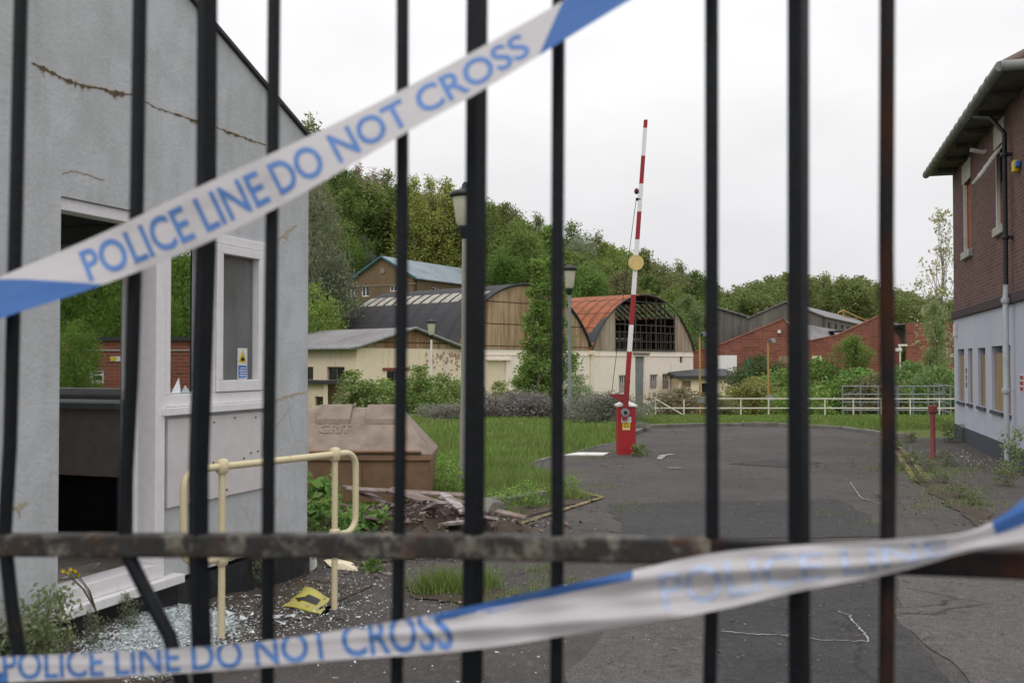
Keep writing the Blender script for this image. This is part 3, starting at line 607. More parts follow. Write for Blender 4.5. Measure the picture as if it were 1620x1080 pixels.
# ------------------------------------------------------------------ HANDRAIL
hr = thing('handrail', g(350, 1018), 'cream tubular handrail with two posts and rounded ends in front of the gatehouse', 'handrail')
pA, pB = g(350, 1018), g(529, 966); d = (pB - pA); Z = lambda v, z: Vector((v.x, v.y, z))
zt, zm, rt = 1.035, .50, .024
for p in (pA, pB): MB().tube([Z(p, -.05), Z(p, zt)], .021, 10).build('post', M['cream'], hr)
L = d.length; t_ = d.normalized(); e0, e1 = pA - t_ * .17, pB + t_ * .10
def arc(c, u, r, a0, a1, n=7): return [c + u * (r * math.cos(R(a0 + (a1 - a0) * i / n))) + Vector((0, 0, r * math.sin(R(a0 + (a1 - a0) * i / n)))) for i in range(n + 1)]
r_ = .10; pts = [Z(pA, zt)] + [Z(pB, zt)] + arc(Z(e1, zt - r_), t_, r_, 90, 0) + arc(Z(e1, zm + r_), t_, r_, 0, -90) + [Z(pB, zm), Z(pA, zm)] + arc(Z(e0, zm + r_), t_, r_, 270, 180) + arc(Z(e0, zt - r_), t_, r_, 180, 90) + [Z(pA, zt)]
MB().tube(pts, rt * .92, 10, False).build('rail', M['cream'], hr)
for p in (pA, pB):
    for z in (zt, zm): MB().lathe(Z(p, z), [(.024, -.045), (.034, -.038), (.039, 0), (.034, .038), (.018, .046)], 12).build('fitting', M['cream'], hr)
# ------------------------------------------------------------------ GRIT BIN
ga, gb = g(452, 803), g(681, 800); ga.y = gb.y; BFm = Frame(ga, (1, 0.0), (0, -1)); bw = (gb - ga).length
bn = thing('grit_bin', (ga.x + bw / 2, ga.y, 0), 'brown plastic grit bin with sloping lid at the corner of the gatehouse', 'grit bin')
zl = at(600, 728, ga.y).z; mb = MB(); ins = .04
def frust(mb, x0, x1, o0, o1, z0, X0, X1, O0, O1, z1): mb.hexa([BFm.pt(x0, z0, o0), BFm.pt(x1, z0, o0), BFm.pt(x1, z0, o1), BFm.pt(x0, z0, o1), BFm.pt(X0, z1, O0), BFm.pt(X1, z1, O0), BFm.pt(X1, z1, O1), BFm.pt(X0, z1, O1)])
frust(mb, ins, bw - ins, -.85, -.03, .03, 0, bw, -.92, .04, zl); mb.build('body', M['bin'], bn, .015)
mb = MB(); frust(mb, -.02, bw + .02, -.94, .065, zl, -.02, bw + .02, -.94, .065, zl + .07); mb.build('rim', M['bin'], bn, .012)
zt_ = at(600, 645, ga.y + .6).z; zb = zl + .07
mb = MB(); frust(mb, -.03, bw + .03, -.95, .075, zb, .10, bw - .42, -.80, -.50, zt_); lid = mb.build('lid', M['binlid'], bn, .02)
zq = zb + .02; mb = MB().tube([BFm.pt(.25, zb + .035, .07), BFm.pt(bw - .10, zb + .035, .07)], .022, 8); mb.build('handle', M['bin'], lid)
for x in (.25, .83):
    sl = (zt_ - zb) / .575; zf = lambda o: zb + (.075 - o) * sl; pr = [(-.78, zt_ + .035), (-.49, zt_ + .045), (-.31, zf(-.31) + .05), (-.29, zf(-.29) - .0), (-.49, zt_ - .03), (-.78, zt_ - .03)]
    v_ = [BFm.pt(x, z, o) for o, z in pr] + [BFm.pt(x + .40, z, o) for o, z in pr]
    mb = MB().add(v_, [tuple(range(6)), tuple(range(11, 5, -1))] + [(i, i + 6, (i + 1) % 6 + 6, (i + 1) % 6) for i in range(6)])
    mb.build('hinge_cover', M['binlid'], lid, .012)
mb = MB(); frust(mb, bw * .50, bw * .515, 0, .025, .2, bw * .50, bw * .515, .03, .052, zl - .02); mb.build('rib', M['bin'], bn)
me = text_mesh('GRIT', .17, .006)
ox = .30
for v in me.vertices:
    x, y = v.co.x, v.co.y; o_ = -.30 + (.0 - y) * .86 + .12; zz = zb + (.075 - o_) * (zt_ - zb) / .575; w = BFm.pt(ox + x, zz + .012, o_); v.co = w
link('lettering', me, M['binlid'], bn)
# ------------------------------------------------------------------ RUBBLE, PLANKS, SIGN, GLASS
gl = thing('rubble_block', g(760, 830), 'mossy broken concrete kerb block lying beside the planks on the soil', 'concrete block')
def rock(name, loc, r, sq, mat, label=None, cat=None, group=None, seed=0, parent=None):
    bm = bmesh.new(); bmesh.ops.create_icosphere(bm, subdivisions=3, radius=1); rg = random.Random(seed); o_ = [Vector((rg.uniform(-1, 1), rg.uniform(-1, 1), rg.uniform(-1, 1))).normalized() for _ in range(9)]; dd = [rg.uniform(.5, .8) for _ in range(9)]
    for v in bm.verts:
        for n_, q_ in zip(o_, dd):
            k = v.co.dot(n_)
            if k > q_: v.co -= n_ * (k - q_)
        v.co = Vector((v.co.x * r * sq[0], v.co.y * r * sq[1], v.co.z * r * sq[2]))
    me = bpy.data.meshes.new(name); bm.to_mesh(me); bm.free(); o = link(name, me, mat); o.location = loc; o.rotation_euler.z = rg.uniform(0, 6)
    if label: tag(o, label, cat, group)
    return o
bpy.data.objects.remove(gl)
rock('concrete_block', g(758, 842) + Vector((0, .25, .10)), .36, (1.5, .6, .62), M['conc'], 'mossy broken concrete kerb block lying right of the plank heap', 'concrete block', seed=5)
rock('stone', g(536, 790) + Vector((0, .1, .22)), .34, (.9, .7, 1.1), M['conc'], 'big lichened grey stone leaning against the front of the grit bin', 'stone', seed=8)
rock('plaster_lump', g(491, 902) + Vector((0, 0, .05)), .085, (1.1, .8, .9), M['offw'], 'white plaster lump on the tarmac by the gatehouse corner', 'plaster lump', seed=2)
rock('brown_slab', g(540, 898) + Vector((0, 0, .02)), .17, (1.5, .7, .2), M['creamw'], 'flat tan slab lying behind the handrail post', 'slab', seed=4)
def plank(name, p, L, w, th, az, tilt, roll, mat, label, group=None):
    mb = MB(); n = 5; 
    for i in range(n):
        x0, x1 = -L / 2 + L * i / n, -L / 2 + L * (i + 1) / n; j0, j1 = (.0 if i else rnd.uniform(-.02, .02)), 0
        mb.box(x0, x1, -w / 2, w / 2, -th / 2, th / 2)
    o = MB().box(-L / 2, L / 2, -w / 2, w / 2, -th / 2, th / 2).build(name, mat, None, .004)
    o.location = p; o.rotation_euler = (roll, tilt, az); return tag(o, label, 'plank', group)
base = g(655, 850)
specs = [(-.55, .2, .16, 1.2, .14, 2.5, .10), (-.35, .45, .25, 1.0, .16, -.5, .25), (.05, .1, .20, .95, .12, 2.1, .32), (.2, -.15, .12, .9, .13, 2.35, .18), (.35, .25, .27, .8, .10, 1.9, -.1), (-.1, .55, .33, 1.3, .12, .2, .08), (.5, -.05, .14, .8, .16, 2.2, .2), (-.7, .5, .2, 1.1, .1, .1, .12), (.1, -.3, .07, .7, .12, .5, .05), (.62, .4, .2, .9, .1, -.2, .2), (-.25, -.1, .12, .8, .09, 1.2, .3), (.0, .35, .30, .7, .14, 2.7, -.2)]
for i, (x, y, z, L, w, az, ti) in enumerate(specs):
    pale = i in (2, 3, 4, 6)
    plank('plank', base + Vector((x, y + .15, z)), L, w, .028, az, ti, rnd.uniform(-.3, .3), M['paint_wood' if pale else 'wood'], 'pale flaking painted plank in the rubble heap in front of the grit bin' if pale else 'dark rotten plank in the rubble heap in front of the grit bin', 'pale planks in the rubble heap' if pale else 'dark planks in the rubble heap')
mb = MB(); rg = random.Random(21)
bm = bmesh.new(); bmesh.ops.create_grid(bm, x_segments=26, y_segments=18, size=1)
for v in bm.verts:
    r2 = v.co.x ** 2 + v.co.y ** 2; h = max(0, 1 - r2) * .26 + (rg.uniform(-.03, .05) if r2 < 1 else 0); v.co = Vector((v.co.x * 1.15, v.co.y * .75, h - .02))
me = bpy.data.meshes.new('rubble'); bm.to_mesh(me); bm.free(); o = link('rubble', me, M['soil']); o.location = base + Vector((0, .3, 0)); tag(o, kind='stuff')
V_, F_ = [], []; n = 0
mb = MB()
for i in range(420):
    a, b = rg.gauss(0, .6), rg.gauss(.2, .35); s = rg.uniform(.012, .05); p = base + Vector((a, b, .26 * max(0, 1 - (a / 1.15) ** 2 - ((b - .3) / .75) ** 2) + .01)); 
    pts = [p + Vector((rg.uniform(-s, s), rg.uniform(-s, s), rg.uniform(-.3 * s, .9 * s))) for _ in range(6)]
    mb.add(pts, [(0, 1, 2), (2, 3, 4), (4, 5, 0), (1, 3, 5), (0, 3, 5), (1, 2, 4)])
tag(mb.build('rubble_bits', M['wood']), kind='stuff')
# yellow hazard board
yb = g(480, 966); hb = thing('hazard_board', yb, 'curled yellow hazard board with black arrow lying face up near the handrail post', 'sign')
q = gp((437, 966), (508, 974), (524, 951), (482, 944)); zc = [.035, .03, .04, .16]
n = 8; vs, fs = [], []
for i in range(n + 1):
    for j in range(n + 1):
        u, v = i / n, j / n; p = (q[0].lerp(q[1], u)).lerp(q[3].lerp(q[2], u), v); p.z = .03 + .05 * (max(0, v - .25) ** 2) * (1 - u) * 1.6 + .012 * math.sin(u * 5); vs.append(p)
for i in range(n):
    for j in range(n): fs.append((i * (n + 1) + j, (i + 1) * (n + 1) + j, (i + 1) * (n + 1) + j + 1, i * (n + 1) + j + 1))
mb = MB().add(vs, fs, True); bd = mb.build('board', M['hazard'], hb); so = bd.modifiers.new('solid', 'SOLIDIFY'); so.thickness = .006; so.offset = -1
def on_board(u, v):
    p = (q[0].lerp(q[1], u)).lerp(q[3].lerp(q[2], u), v); p.z = .0345 + .05 * (max(0, v - .25) ** 2) * (1 - u) * 1.6 + .012 * math.sin(u * 5); return p
mb = MB(); 
for i in range(6):
    a, b = .36 + .40 * i / 6, .36 + .40 * (i + 1) / 6; w = .20
    mb.quad(on_board(a, .42), on_board(b, .42), on_board(b, .72), on_board(a, .72))
mb.add([on_board(.12, .50), on_board(.36, .30), on_board(.36, .60)], [(0, 1, 2)])
mb.build('arrow', M['ink'], bd)
MB().add([Vector((p.x, p.y, .012)) for p in gp((445, 969), (515, 976), (530, 958), (500, 950))], [(0, 1, 2, 3)]).build('dark_quad', M['dark'], hb)  # flat dark quad on the ground below the board, shifted sideways
def bank(s_, o_): return .17 * np.clip((s_ - .35) / 1.7, 0, 1) * np.clip(1 - o_ / .62, 0, 1) ** 1.2
mb = MB(); rg = random.Random(12); ns_, no_ = 46, 12; vs = []
for i in range(ns_ + 1):
    for j in range(no_ + 1):
        s_, o_ = .2 + 3.6 * i / ns_, .016 + .66 * j / no_; p = GF.pt(s_, .019 + float(bank(s_, o_)) + (rg.uniform(-.012, .012) if j < no_ else 0) * min(1, float(bank(s_, o_)) * 12), o_); vs.append(p)
mb.add(vs, [(i * (no_ + 1) + j, i * (no_ + 1) + j + 1, (i + 1) * (no_ + 1) + j + 1, (i + 1) * (no_ + 1) + j) for i in range(ns_) for j in range(no_)], True); tag(mb.build('soil_bank', M['soil']), kind='structure')
def scatter_glass(name, cen, rx, ry, n, smin, smax, seed, zamp=.0, label=None):
    rg = np.random.default_rng(seed); u = rg.normal(size=(n, 2)); c = np.array([[p.x, p.y] for p in cen]); k = rg.integers(0, len(cen), n)
    P = np.zeros((n, 3)); P[:, 0] = c[k, 0] + u[:, 0] * rx; P[:, 1] = c[k, 1] + u[:, 1] * ry; P[:, 2] = .02 + np.abs(rg.normal(size=n)) * .004 + zamp * np.exp(-(u ** 2).sum(1) / 1.2) * rg.random(n)
    s = rg.uniform(smin, smax, (n, 1, 1)); V = P[:, None, :] + rg.normal(size=(n, 3, 3)) * s * np.array([1, 1, .45])
    V[:, :, 2] = np.maximum(V[:, :, 2], .019)
    # keep off the inside of the gatehouse
    side = (V.mean(1)[:, :2] - np.array(GC)) @ np.array([GF.n.x, GF.n.y]) > .03
    V = V[side]; n = len(V); cc = V.mean(1)[:, :2] - np.array(GC); V[:, :, 2] += bank(cc @ np.array([GF.d.x, GF.d.y]), cc @ np.array([GF.n.x, GF.n.y]))[:, None]
    return tag(link(name, mesh_np(name, V.reshape(-1, 3), np.arange(3 * n).reshape(n, 3)), M['shard']), kind='stuff')
scatter_glass('broken_glass', gp((225, 1045), (262, 1030), (300, 1008), (200, 1062), (320, 1000), (280, 1022)), .13, .11, 26000, .004, .009, 1, .03)
scatter_glass('broken_glass', gp((360, 985), (430, 970), (330, 1010), (480, 980), (560, 960), (400, 1020), (520, 930)), .30, .22, 3200, .003, .008, 2)
scatter_glass('broken_glass', gp((262, 1020), (330, 1000), (400, 970), (470, 980), (300, 1000)), .2, .14, 110, .012, .032, 7)
scatter_glass('broken_glass', gp((600, 930), (700, 1000), (520, 1040), (820, 990), (640, 1060), (960, 1010), (700, 905)), .5, .35, 650, .003, .007, 3)
scatter_glass('broken_glass', gp((1545, 728), (1500, 718), (1575, 735)), .3, .5, 420, .006, .014, 4)
mb = MB(); rg = random.Random(5)
for (px, py, s, dk) in ((160, 900, .10, 0), (135, 905, .08, 0), (178, 892, .07, 0), (120, 898, .07, 0)):
    a, z = GF.uv(px, py, -.3); p = GF.pt(a, .375 + rg.uniform(.002, .02), -.28 - rg.uniform(0, .2)); mb.add([p + Vector((rg.uniform(-s, s), rg.uniform(-s, s), rg.uniform(0, .03))) for _ in range(4)], [(0, 1, 2), (0, 2, 3)])
tag(mb.build('paper_scraps', M['sticker']), kind='stuff')
# ------------------------------------------------------------------ LAMP POSTS
def lamp(base, H, head, mat, label, top=0, group='lamp posts in the yard'):
    r = thing('lamp_post', base, label, 'lamp post', group); b = Vector(base); h0 = H - head
    MB().lathe(b, [(.075, -.1), (.075, .9), (.062, 1.0), (.052, h0 * .6), (.045, h0)], 14).build('pole', mat, r)
    MB().lathe(b, [(.05, h0 - .02), (.075, h0 + .02), (.095, h0 + head * .16), (.11, h0 + head * .2), (.08, h0 + head * .22)], 16).build('collar', M['lamp_cap'], r)
    MB().lathe(b, [(.095, h0 + head * .2), (.13, h0 + head * .28), (.175, h0 + head * (.73 if top else .81))], 16).build('lantern', M['lamp_bowl'], r)
    MB().lathe(b, [(.19, h0 + head * .72), (.215, h0 + head * .74), (.215, h0 + head * .79), (.17, h0 + head * .835), (.055, h0 + head * .87), (.045, h0 + head * .95), (.02, h0 + head)] if top else [(.19, h0 + head * .80), (.225, h0 + head * .82), (.23, h0 + head * .90), (.10, h0 + head * .98), (.03, h0 + head)], 16).build('cap', M['lamp_cap'], r)
def lampz(px, Y, ytop, *a):
    q = at(px, ytop, Y); z = hz(q.x, Y); lamp((q.x, Y, z), q.z - z, *a)
lampz(736, 13.6, 288, .76, M['post'], 'tallest pale lamp post with cream lantern and black cap standing on the lawn', 1)
lampz(901, 29, 419, .86, M['postg'], 'grey lamp post with flared cream lantern beside the slim sapling')
lampz(682.5, 43, 505, .85, M['offw'], 'small white lamp post in front of the cream wing with shallow gable')
# ------------------------------------------------------------------ BARRIER
bx0, bx1 = g(978, 720), g(1006, 720); bc = (bx0 + bx1) / 2 + Vector((.0, .16, 0)); bwid = (bx1 - bx0).length
br = thing('barrier', bc, 'raised red and white striped barrier arm on a red cabinet beside the lawn', 'barrier')
ang = R(12); BX = Frame(bc + Vector((-bwid / 2, -.16, 0)), (1, 0), (0, -1)); hbx = at(992, 643, bc.y - .16).z
MB().fbox(BX, 0, bwid, .0, hbx, -.36, 0).build('cabinet', M['red'], br, .012)
cx = bc + Vector((0, .02, 0)); mb = MB(); a_ = bwid / 2 + .025
mb.add([BX.pt(-.025, hbx, .025), BX.pt(bwid + .025, hbx, .025), BX.pt(bwid + .025, hbx, -.385), BX.pt(-.025, hbx, -.385), BX.pt(-.025, hbx + .03, .025), BX.pt(bwid + .025, hbx + .03, .025), BX.pt(bwid + .025, hbx + .03, -.385), BX.pt(-.025, hbx + .03, -.385), BX.pt(bwid * .5, hbx + .12, -.18)], [(3, 2, 1, 0), (0, 1, 5, 4), (1, 2, 6, 5), (2, 3, 7, 6), (3, 0, 4, 7), (4, 5, 8), (5, 6, 8), (6, 7, 8), (7, 4, 8)])
mb.build('cap', M['offw'], br)
Yb = bc.y - .21; A0, A1 = at(989, 652, Yb), at(1021.5, 190, Yb); ad = (A1 - A0)
MB().tube([A0 + Vector((0, .06, 0)), A0 + Vector((0, -.05, 0))], .075, 16).build('pivot', M['steel'], br); MB().tube([A0 + Vector((0, .0, 0)), A0 + Vector((0, -.065, 0))], .03, 12).build('hub', M['dark'], br)
t = NT('striped_arm'); sp = t.n.new('ShaderNodeSeparateXYZ'); t.link(t.co, sp.inputs[0])
yb_ = [190, 203, 247, 291, 335, 379, 466, 514, 556, 600]; 
zs_ = [at(1000, y, Yb).z for y in yb_]
acc = None
for i, z in enumerate(zs_[1:]):
    st = t.math('LESS_THAN', sp.outputs[2], z); acc = st if acc is None else t.math('ADD', acc, st)
odd = t.math('MODULO', acc, 2.0)
redc = t.mix(t.ramp(t.noise(20, 5), .55, .75, 0, .6), (.30, .020, .024), (.24, .06, .05)); whc = t.mix(t.ramp(t.noise(16, 5), .55, .75, 0, .5), (.72, .71, .70), (.45, .43, .40))
M['stripe'] = t.done(t.mix(odd, redc, whc), .45)
def armpt(y): return A0.lerp(A1, (652 - y) / (652 - 190))
mb = MB(); side = Vector((1, 0, 0))
def barseg(mb, ya, yb, wa, wb, th=.035, off=0):
    p, q = armpt(ya), armpt(yb); n = Vector((0, 1, 0)); mb.hexa([p - side * wa - n * (th), p + side * wa - n * th, p + side * wa + n * th * .6, p - side * wa + n * th * .6, q - side * wb - n * th, q + side * wb - n * th, q + side * wb + n * th * .6, q - side * wb + n * th * .6])
barseg(mb, 612, 190, .043, .033)
mb.build('arm', M['stripe'], br, .006)
mb = MB(); barseg(mb, 664, 600, .047, .045, .045); p = armpt(628); mb.hexa([p + Vector((-.055, -.04, -.12)), p + Vector((.02, -.04, -.12)), p + Vector((.02, .03, -.12)), p + Vector((-.055, .03, -.12)), ][0:4] + [p + Vector((-.33, -.04, .06)), p + Vector((-.0, -.04, .05)), p + Vector((-.0, .03, .05)), p + Vector((-.33, .03, .06))])
mb.build('arm_bracket', M['redb'], br, .004)
dc = armpt(416.5) + Vector((0, -.05, 0)); MB().tube([dc + Vector((0, .008, 0)), dc - Vector((0, .008, 0))], .135, 28).build('disc', M['disc'], br)
p = armpt(303) + Vector((-.075, -.01, 0)); MB().lathe(p, [(.015, -.055), (.034, -.035), (.042, 0), (.032, .035), (.012, .05)], 12).build('arm_lamp', M['reddk'], br)
p = armpt(316) + Vector((-.075, -.01, 0)); MB().tube([p, p + Vector((.08, 0, 0))], .028, 10).build('wire_clip', M['dark'], br)
wa, wb_ = at(967, 628, Yb), armpt(316) + Vector((-.07, -.01, 0)); MB().tube([wa, wa.lerp(wb_, .5) + Vector((-.012, 0, 0)), wb_], .0055, 5).build('stay_wire', M['dark'], br)
sg = MB().fbox(BX, bwid * .24, bwid * .68, *(at(990, 680, BX.p.y).z, at(990, 667, BX.p.y).z), .001, .004).build('sign', M['yellow'], br)
w0, w1 = at(990, 668, BX.p.y).z, at(990, 659, BX.p.y).z; MB().fbox(BX, bwid * .18, bwid * .74, w0 + .002, w1, .001, .005).build('notice_plate', M['sticker'], br)
zz0 = at(990, 680, BX.p.y).z; zz1 = at(990, 667, BX.p.y).z; hh = zz1 - zz0
MB().fpoly(BX, [(bwid * .30, zz0 + hh * .35), (bwid * .62, zz0 + hh * .35), (bwid * .46, zz0 + hh * .92)], .0045, .0055).build('warning_triangle', M['ink'], sg)
MB().fpoly(BX, [(bwid * .345, zz0 + hh * .41), (bwid * .575, zz0 + hh * .41), (bwid * .46, zz0 + hh * .82)], .006, .007).build('triangle_face', M['yellow'], sg)
mb = MB(); [mb.fbox(BX, bwid * .28, bwid * .64, zz0 + hh * q_, zz0 + hh * (q_ + .05), .0045, .0055) for q_ in (.08, .2)]; mb.build('text_lines', M['sticker'], sg)
pl = MB().add([p + Vector((0, 0, .035)) for p in gp((893, 722), (955, 722), (964, 718.5), (915, 718))], [(0, 1, 2, 3)]).build('white_board', M['offw']); tag(pl, 'thin white board lying flat on the tarmac left of the barrier cabinet', 'board'); so = pl.modifiers.new('solid', 'SOLIDIFY'); so.thickness = .02; so.offset = -1
# red hydrant marker post
rp = g(1476, 726); r = thing('marker_post', rp, 'short faded red post with a square head on the weedy tarmac', 'post')
hh = at(1476, 641, rp.y).z; MB().lathe(rp, [(.05, -.05), (.05, .06), (.042, .08), (.04, hh - .12)], 10).build('post', M['redp'], r); MB().box(rp.x - .058, rp.x + .058, rp.y - .058, rp.y + .058, hh - .125, hh).build('head', M['redp'], r, .012)
# ------------------------------------------------------------------ RIGHT BUILDING
RF = Frame((9.55, 21.5), (-.288, -1), (-1, .288)); RL = 7.35; EV = 5.72; WD = 9.0
rb = thing('office_building', (9.55, 21.5, 0), 'two storey building with purple brick upper floor and pale blue ground floor at the right', 'building')
zs0 = 2.62
def rpx(x0, x1, y0, y1): return rect_px(RF, x0, x1, y0, y1)
low = []
for (x0, x1, yt, yb) in ((1515, 1526, 552, 635), (1531, 1539, 551, 638), (1547, 1559.5, 550, 643), (1568.5, 1587, 547, 650), (1590.5, 1599.5, 546, 655)):
    a, z1 = RF.uv(x0, yt); b, _ = RF.uv(x1, yb); zl_ = RF.uv((x0 + x1) / 2, yb)[1]; low.append((min(a, b), max(a, b), zl_, RF.uv((x0 + x1) / 2, yt)[1]))
up = []
for (x0, x1, yt, yb) in ((1525, 1537, 287, 397), (1576, 1590, 230, 358)):
    a, _ = RF.uv(x0, yt); b, _ = RF.uv(x1, yb); up.append((min(a, b), max(a, b), RF.uv((x0 + x1) / 2, yb)[1], RF.uv((x0 + x1) / 2, yt)[1]))
mb = MB(); wall(mb, RF, 0, RL, .30, zs0, low, .3); mb.build('ground_floor_wall', M['bluew'], rb)
mb = MB(); wall(mb, RF, 0, RL, zs0, EV, up, .3); mb.build('upper_wall', M['pbrick'], rb)
RE = Frame(RF.pt(0, 0), (1, -.288), (.288, 1)); RN = Frame(RF.pt(RL, 0), (1, -.288), (-.288, -1))
for f_ in (RE, RN): wall(MB(), f_, .3, WD, 0, zs0, [], .3).build('ground_floor_wall', M['bluew'], rb); wall(MB(), f_, .3, WD, zs0, EV, [], .3).build('upper_wall', M['pbrick'], rb)
mb = MB(); mb.fbox(RF, -.02, RL + .02, -.1, .32, -.32, .022); mb.build('plinth', M['plinthg'], rb)
mb = MB(); mb.fbox(RF, -.05, RL + .05, zs0 - .06, zs0 + .10, .002, .055); mb.build('string_course', plain('string_brick', (.06, .04, .042), .9), rb, .01)
for i, h in enumerate(low):
    a, b, c, d_ = h; fr = MB().fbox(RF, a + .01, b - .01, c + .01, d_ - (.12 if i != 1 else .05), -.10, -.05).build('boarded_window', M['board'], rb)
    MB().fbox(RF, a, b, c, d_, -.29, -.25).build('pane', M['dglass'], fr); MB().fbox(RF, a - .03, b + .03, c - .06, c - .002, -.1, .04).build('sill', M['plinthg'], fr)
for i, h in enumerate(up):
    a, b, c, d_ = h; fr = MB().fbox(RF, a + .002, b - .002, c, d_ - (.0 if i == 0 else .55), -.14, -.06).build('bricked_window', M['obrick'], rb)
    MB().fbox(RF, a - .10, b + .10, d_ + .003, d_ + .40, .002, .03).build('lintel', M['stone'], fr, .01); MB().fbox(RF, a - .08, b + .10, c - .15, c - .003, -.05, .07).build('sill', M['stone'], fr, .01)
    MB().fbox(RF, a, a + .05, c, d_, -.05, .012).build('window_post', M['offw'], fr)
    if i == 1:
        mb = MB()
        for k_ in range(4): z_ = d_ - .05 - .13 * k_; mb.hexa([RF.pt(a, z_, .0 + .09 * k_), RF.pt(b, z_, .09 * k_), RF.pt(b, z_ - .13, .10 + .09 * k_), RF.pt(a, z_ - .13, .10 + .09 * k_), RF.pt(a, z_ + .02, .02 + .09 * k_), RF.pt(b, z_ + .02, .02 + .09 * k_), RF.pt(b, z_ - .10, .12 + .09 * k_), RF.pt(a, z_ - .10, .12 + .09 * k_)])
        mb.build('hopper_vent', M['offw'], fr)
        MB().fbox(RF, a, b, d_ - .56, d_, -.25, -.2).build('pane', M['dglass'], fr)
# eaves, soffit, gutter, hipped roof
OV = .45; q0, q1 = -.32, RL - .30; EZ = 5.74
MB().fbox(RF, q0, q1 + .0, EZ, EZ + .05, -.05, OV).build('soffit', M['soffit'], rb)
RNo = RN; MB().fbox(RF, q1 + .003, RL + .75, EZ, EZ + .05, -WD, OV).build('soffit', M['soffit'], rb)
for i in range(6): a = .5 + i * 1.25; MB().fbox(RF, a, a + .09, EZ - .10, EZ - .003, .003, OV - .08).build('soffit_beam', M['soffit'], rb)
mb = MB(); g0, g1 = RF.pt(q0, EZ + .03, OV + .05), RF.pt(RL + .8, EZ + .03, OV + .05); g2 = RF.pt(RL + .8, EZ + .03, -WD)
mb.tube([g0, g1], .075, 10); mb.tube([g1, g2], .075, 10)
for i in range(16): p = RF.pt(q0 + .5 * i + .2, EZ + .03, OV + .05); mb.tube([p - RF.d * .03, p + RF.d * .03], .085, 10)
mb.build('gutter', M['gutter'], rb)
A, B, Cc, D = RF.pt(q0, EZ + .06, OV), RF.pt(RL + .75, EZ + .06, OV), RF.pt(RL + .75, EZ + .06, -WD - OV), RF.pt(q0, EZ + .06, -WD - OV)
rh = 3.2; r1, r2 = RF.pt(RL / 2 - .3, EZ + rh, -WD / 2), RF.pt(RL / 2 + .6, EZ + rh, -WD / 2)
mb = MB().add([A, B, Cc, D, r1, r2], [(0, 1, 5, 4), (1, 2, 5), (2, 3, 4, 5), (3, 0, 4), (3, 2, 1, 0)]); mb.build('roof', M['tile'], rb)
MB().tube([B, r2], .07, 8).build('hip_tiles', M['tile'], rb)
sp_ = RF.uv(1602, 400)[0]; mb = MB(); zj = RF.uv(1603, 455)[1]
mb.tube([RF.pt(sp_, zj, .1), RF.pt(sp_, EZ - .5, .1), RF.pt(sp_ - .1, EZ - .22, .28), RF.pt(sp_ - .5, EZ - .1, OV)], .036, 8)
for z in (3.6, 4.9): mb.lathe(RF.pt(sp_, z, .1), [(.055, -.03), (.065, 0), (.055, .03)], 8); mb.fbox(RF, sp_ - .09, sp_ + .09, z - .012, z + .012, .0, .09)
mb.build('drainpipe', M['pipe'], rb)
mb = MB(); mb.tube([RF.pt(sp_, zj + .05, .1), RF.pt(sp_, zj - .05, .1), RF.pt(sp_ + .06, zj - .15, .12), RF.pt(sp_ + .06, .1, .12)], .042, 8); mb.lathe(RF.pt(sp_ + .06, 1.2, .12), [(.06, -.04), (.07, 0), (.06, .04)], 8); mb.lathe(RF.pt(sp_ + .06, zj - .2, .12), [(.06, -.04), (.07, 0), (.06, .04)], 8); mb.build('downpipe', M['postg2'], rb)
a, z = RF.uv(1612, 263); ab = MB().fbox(RF, a - .08, a + .08, z - .09, z + .09, .002, .09).build('alarm_box', M['yellow'], rb, .02); MB().fbox(RF, a + .10, a + .2, z - .04, z + .05, .01, .08).build('alarm_strobe', M['blue'], ab, .015)
a, z = RF.uv(1513.5, 522); MB().fbox(RF, a - .09, a + .09, z - .13, z + .13, .002, .06).build('meter_box', M['offw'], rb, .006)
a, z = RF.uv(1617, 606); sg = MB().fbox(RF, a - .11, a + .11, z - .13, z + .13, .002, .006).build('notice', M['sticker'], rb); mb = MB(); [mb.fbox(RF, a - .1, a + .1, z + q_, z + q_ + .06, .007, .009) for q_ in (.055, -.03, -.115)]; mb.build('red_bars', M['red'], sg)
a, z = RF.uv(1529, 598); mb = MB(); [mb.fbox(RF, a - .05, a + .05, z + q_, z + q_ + .10, .002, .006) for q_ in (.10, -.04, -.18)]; mb.build('number_plate', M['ink'], rb)
a, z = RF.uv(1560, 190); q = RF.pt(a, EZ - .35, .0); MB().tube([q, q + RF.n * .05 + Vector((0, 0, -.02)), q + RF.n * .26 + Vector((0, 0, .04))], .04, 8).build('security_lamp', M['offw'], rb)
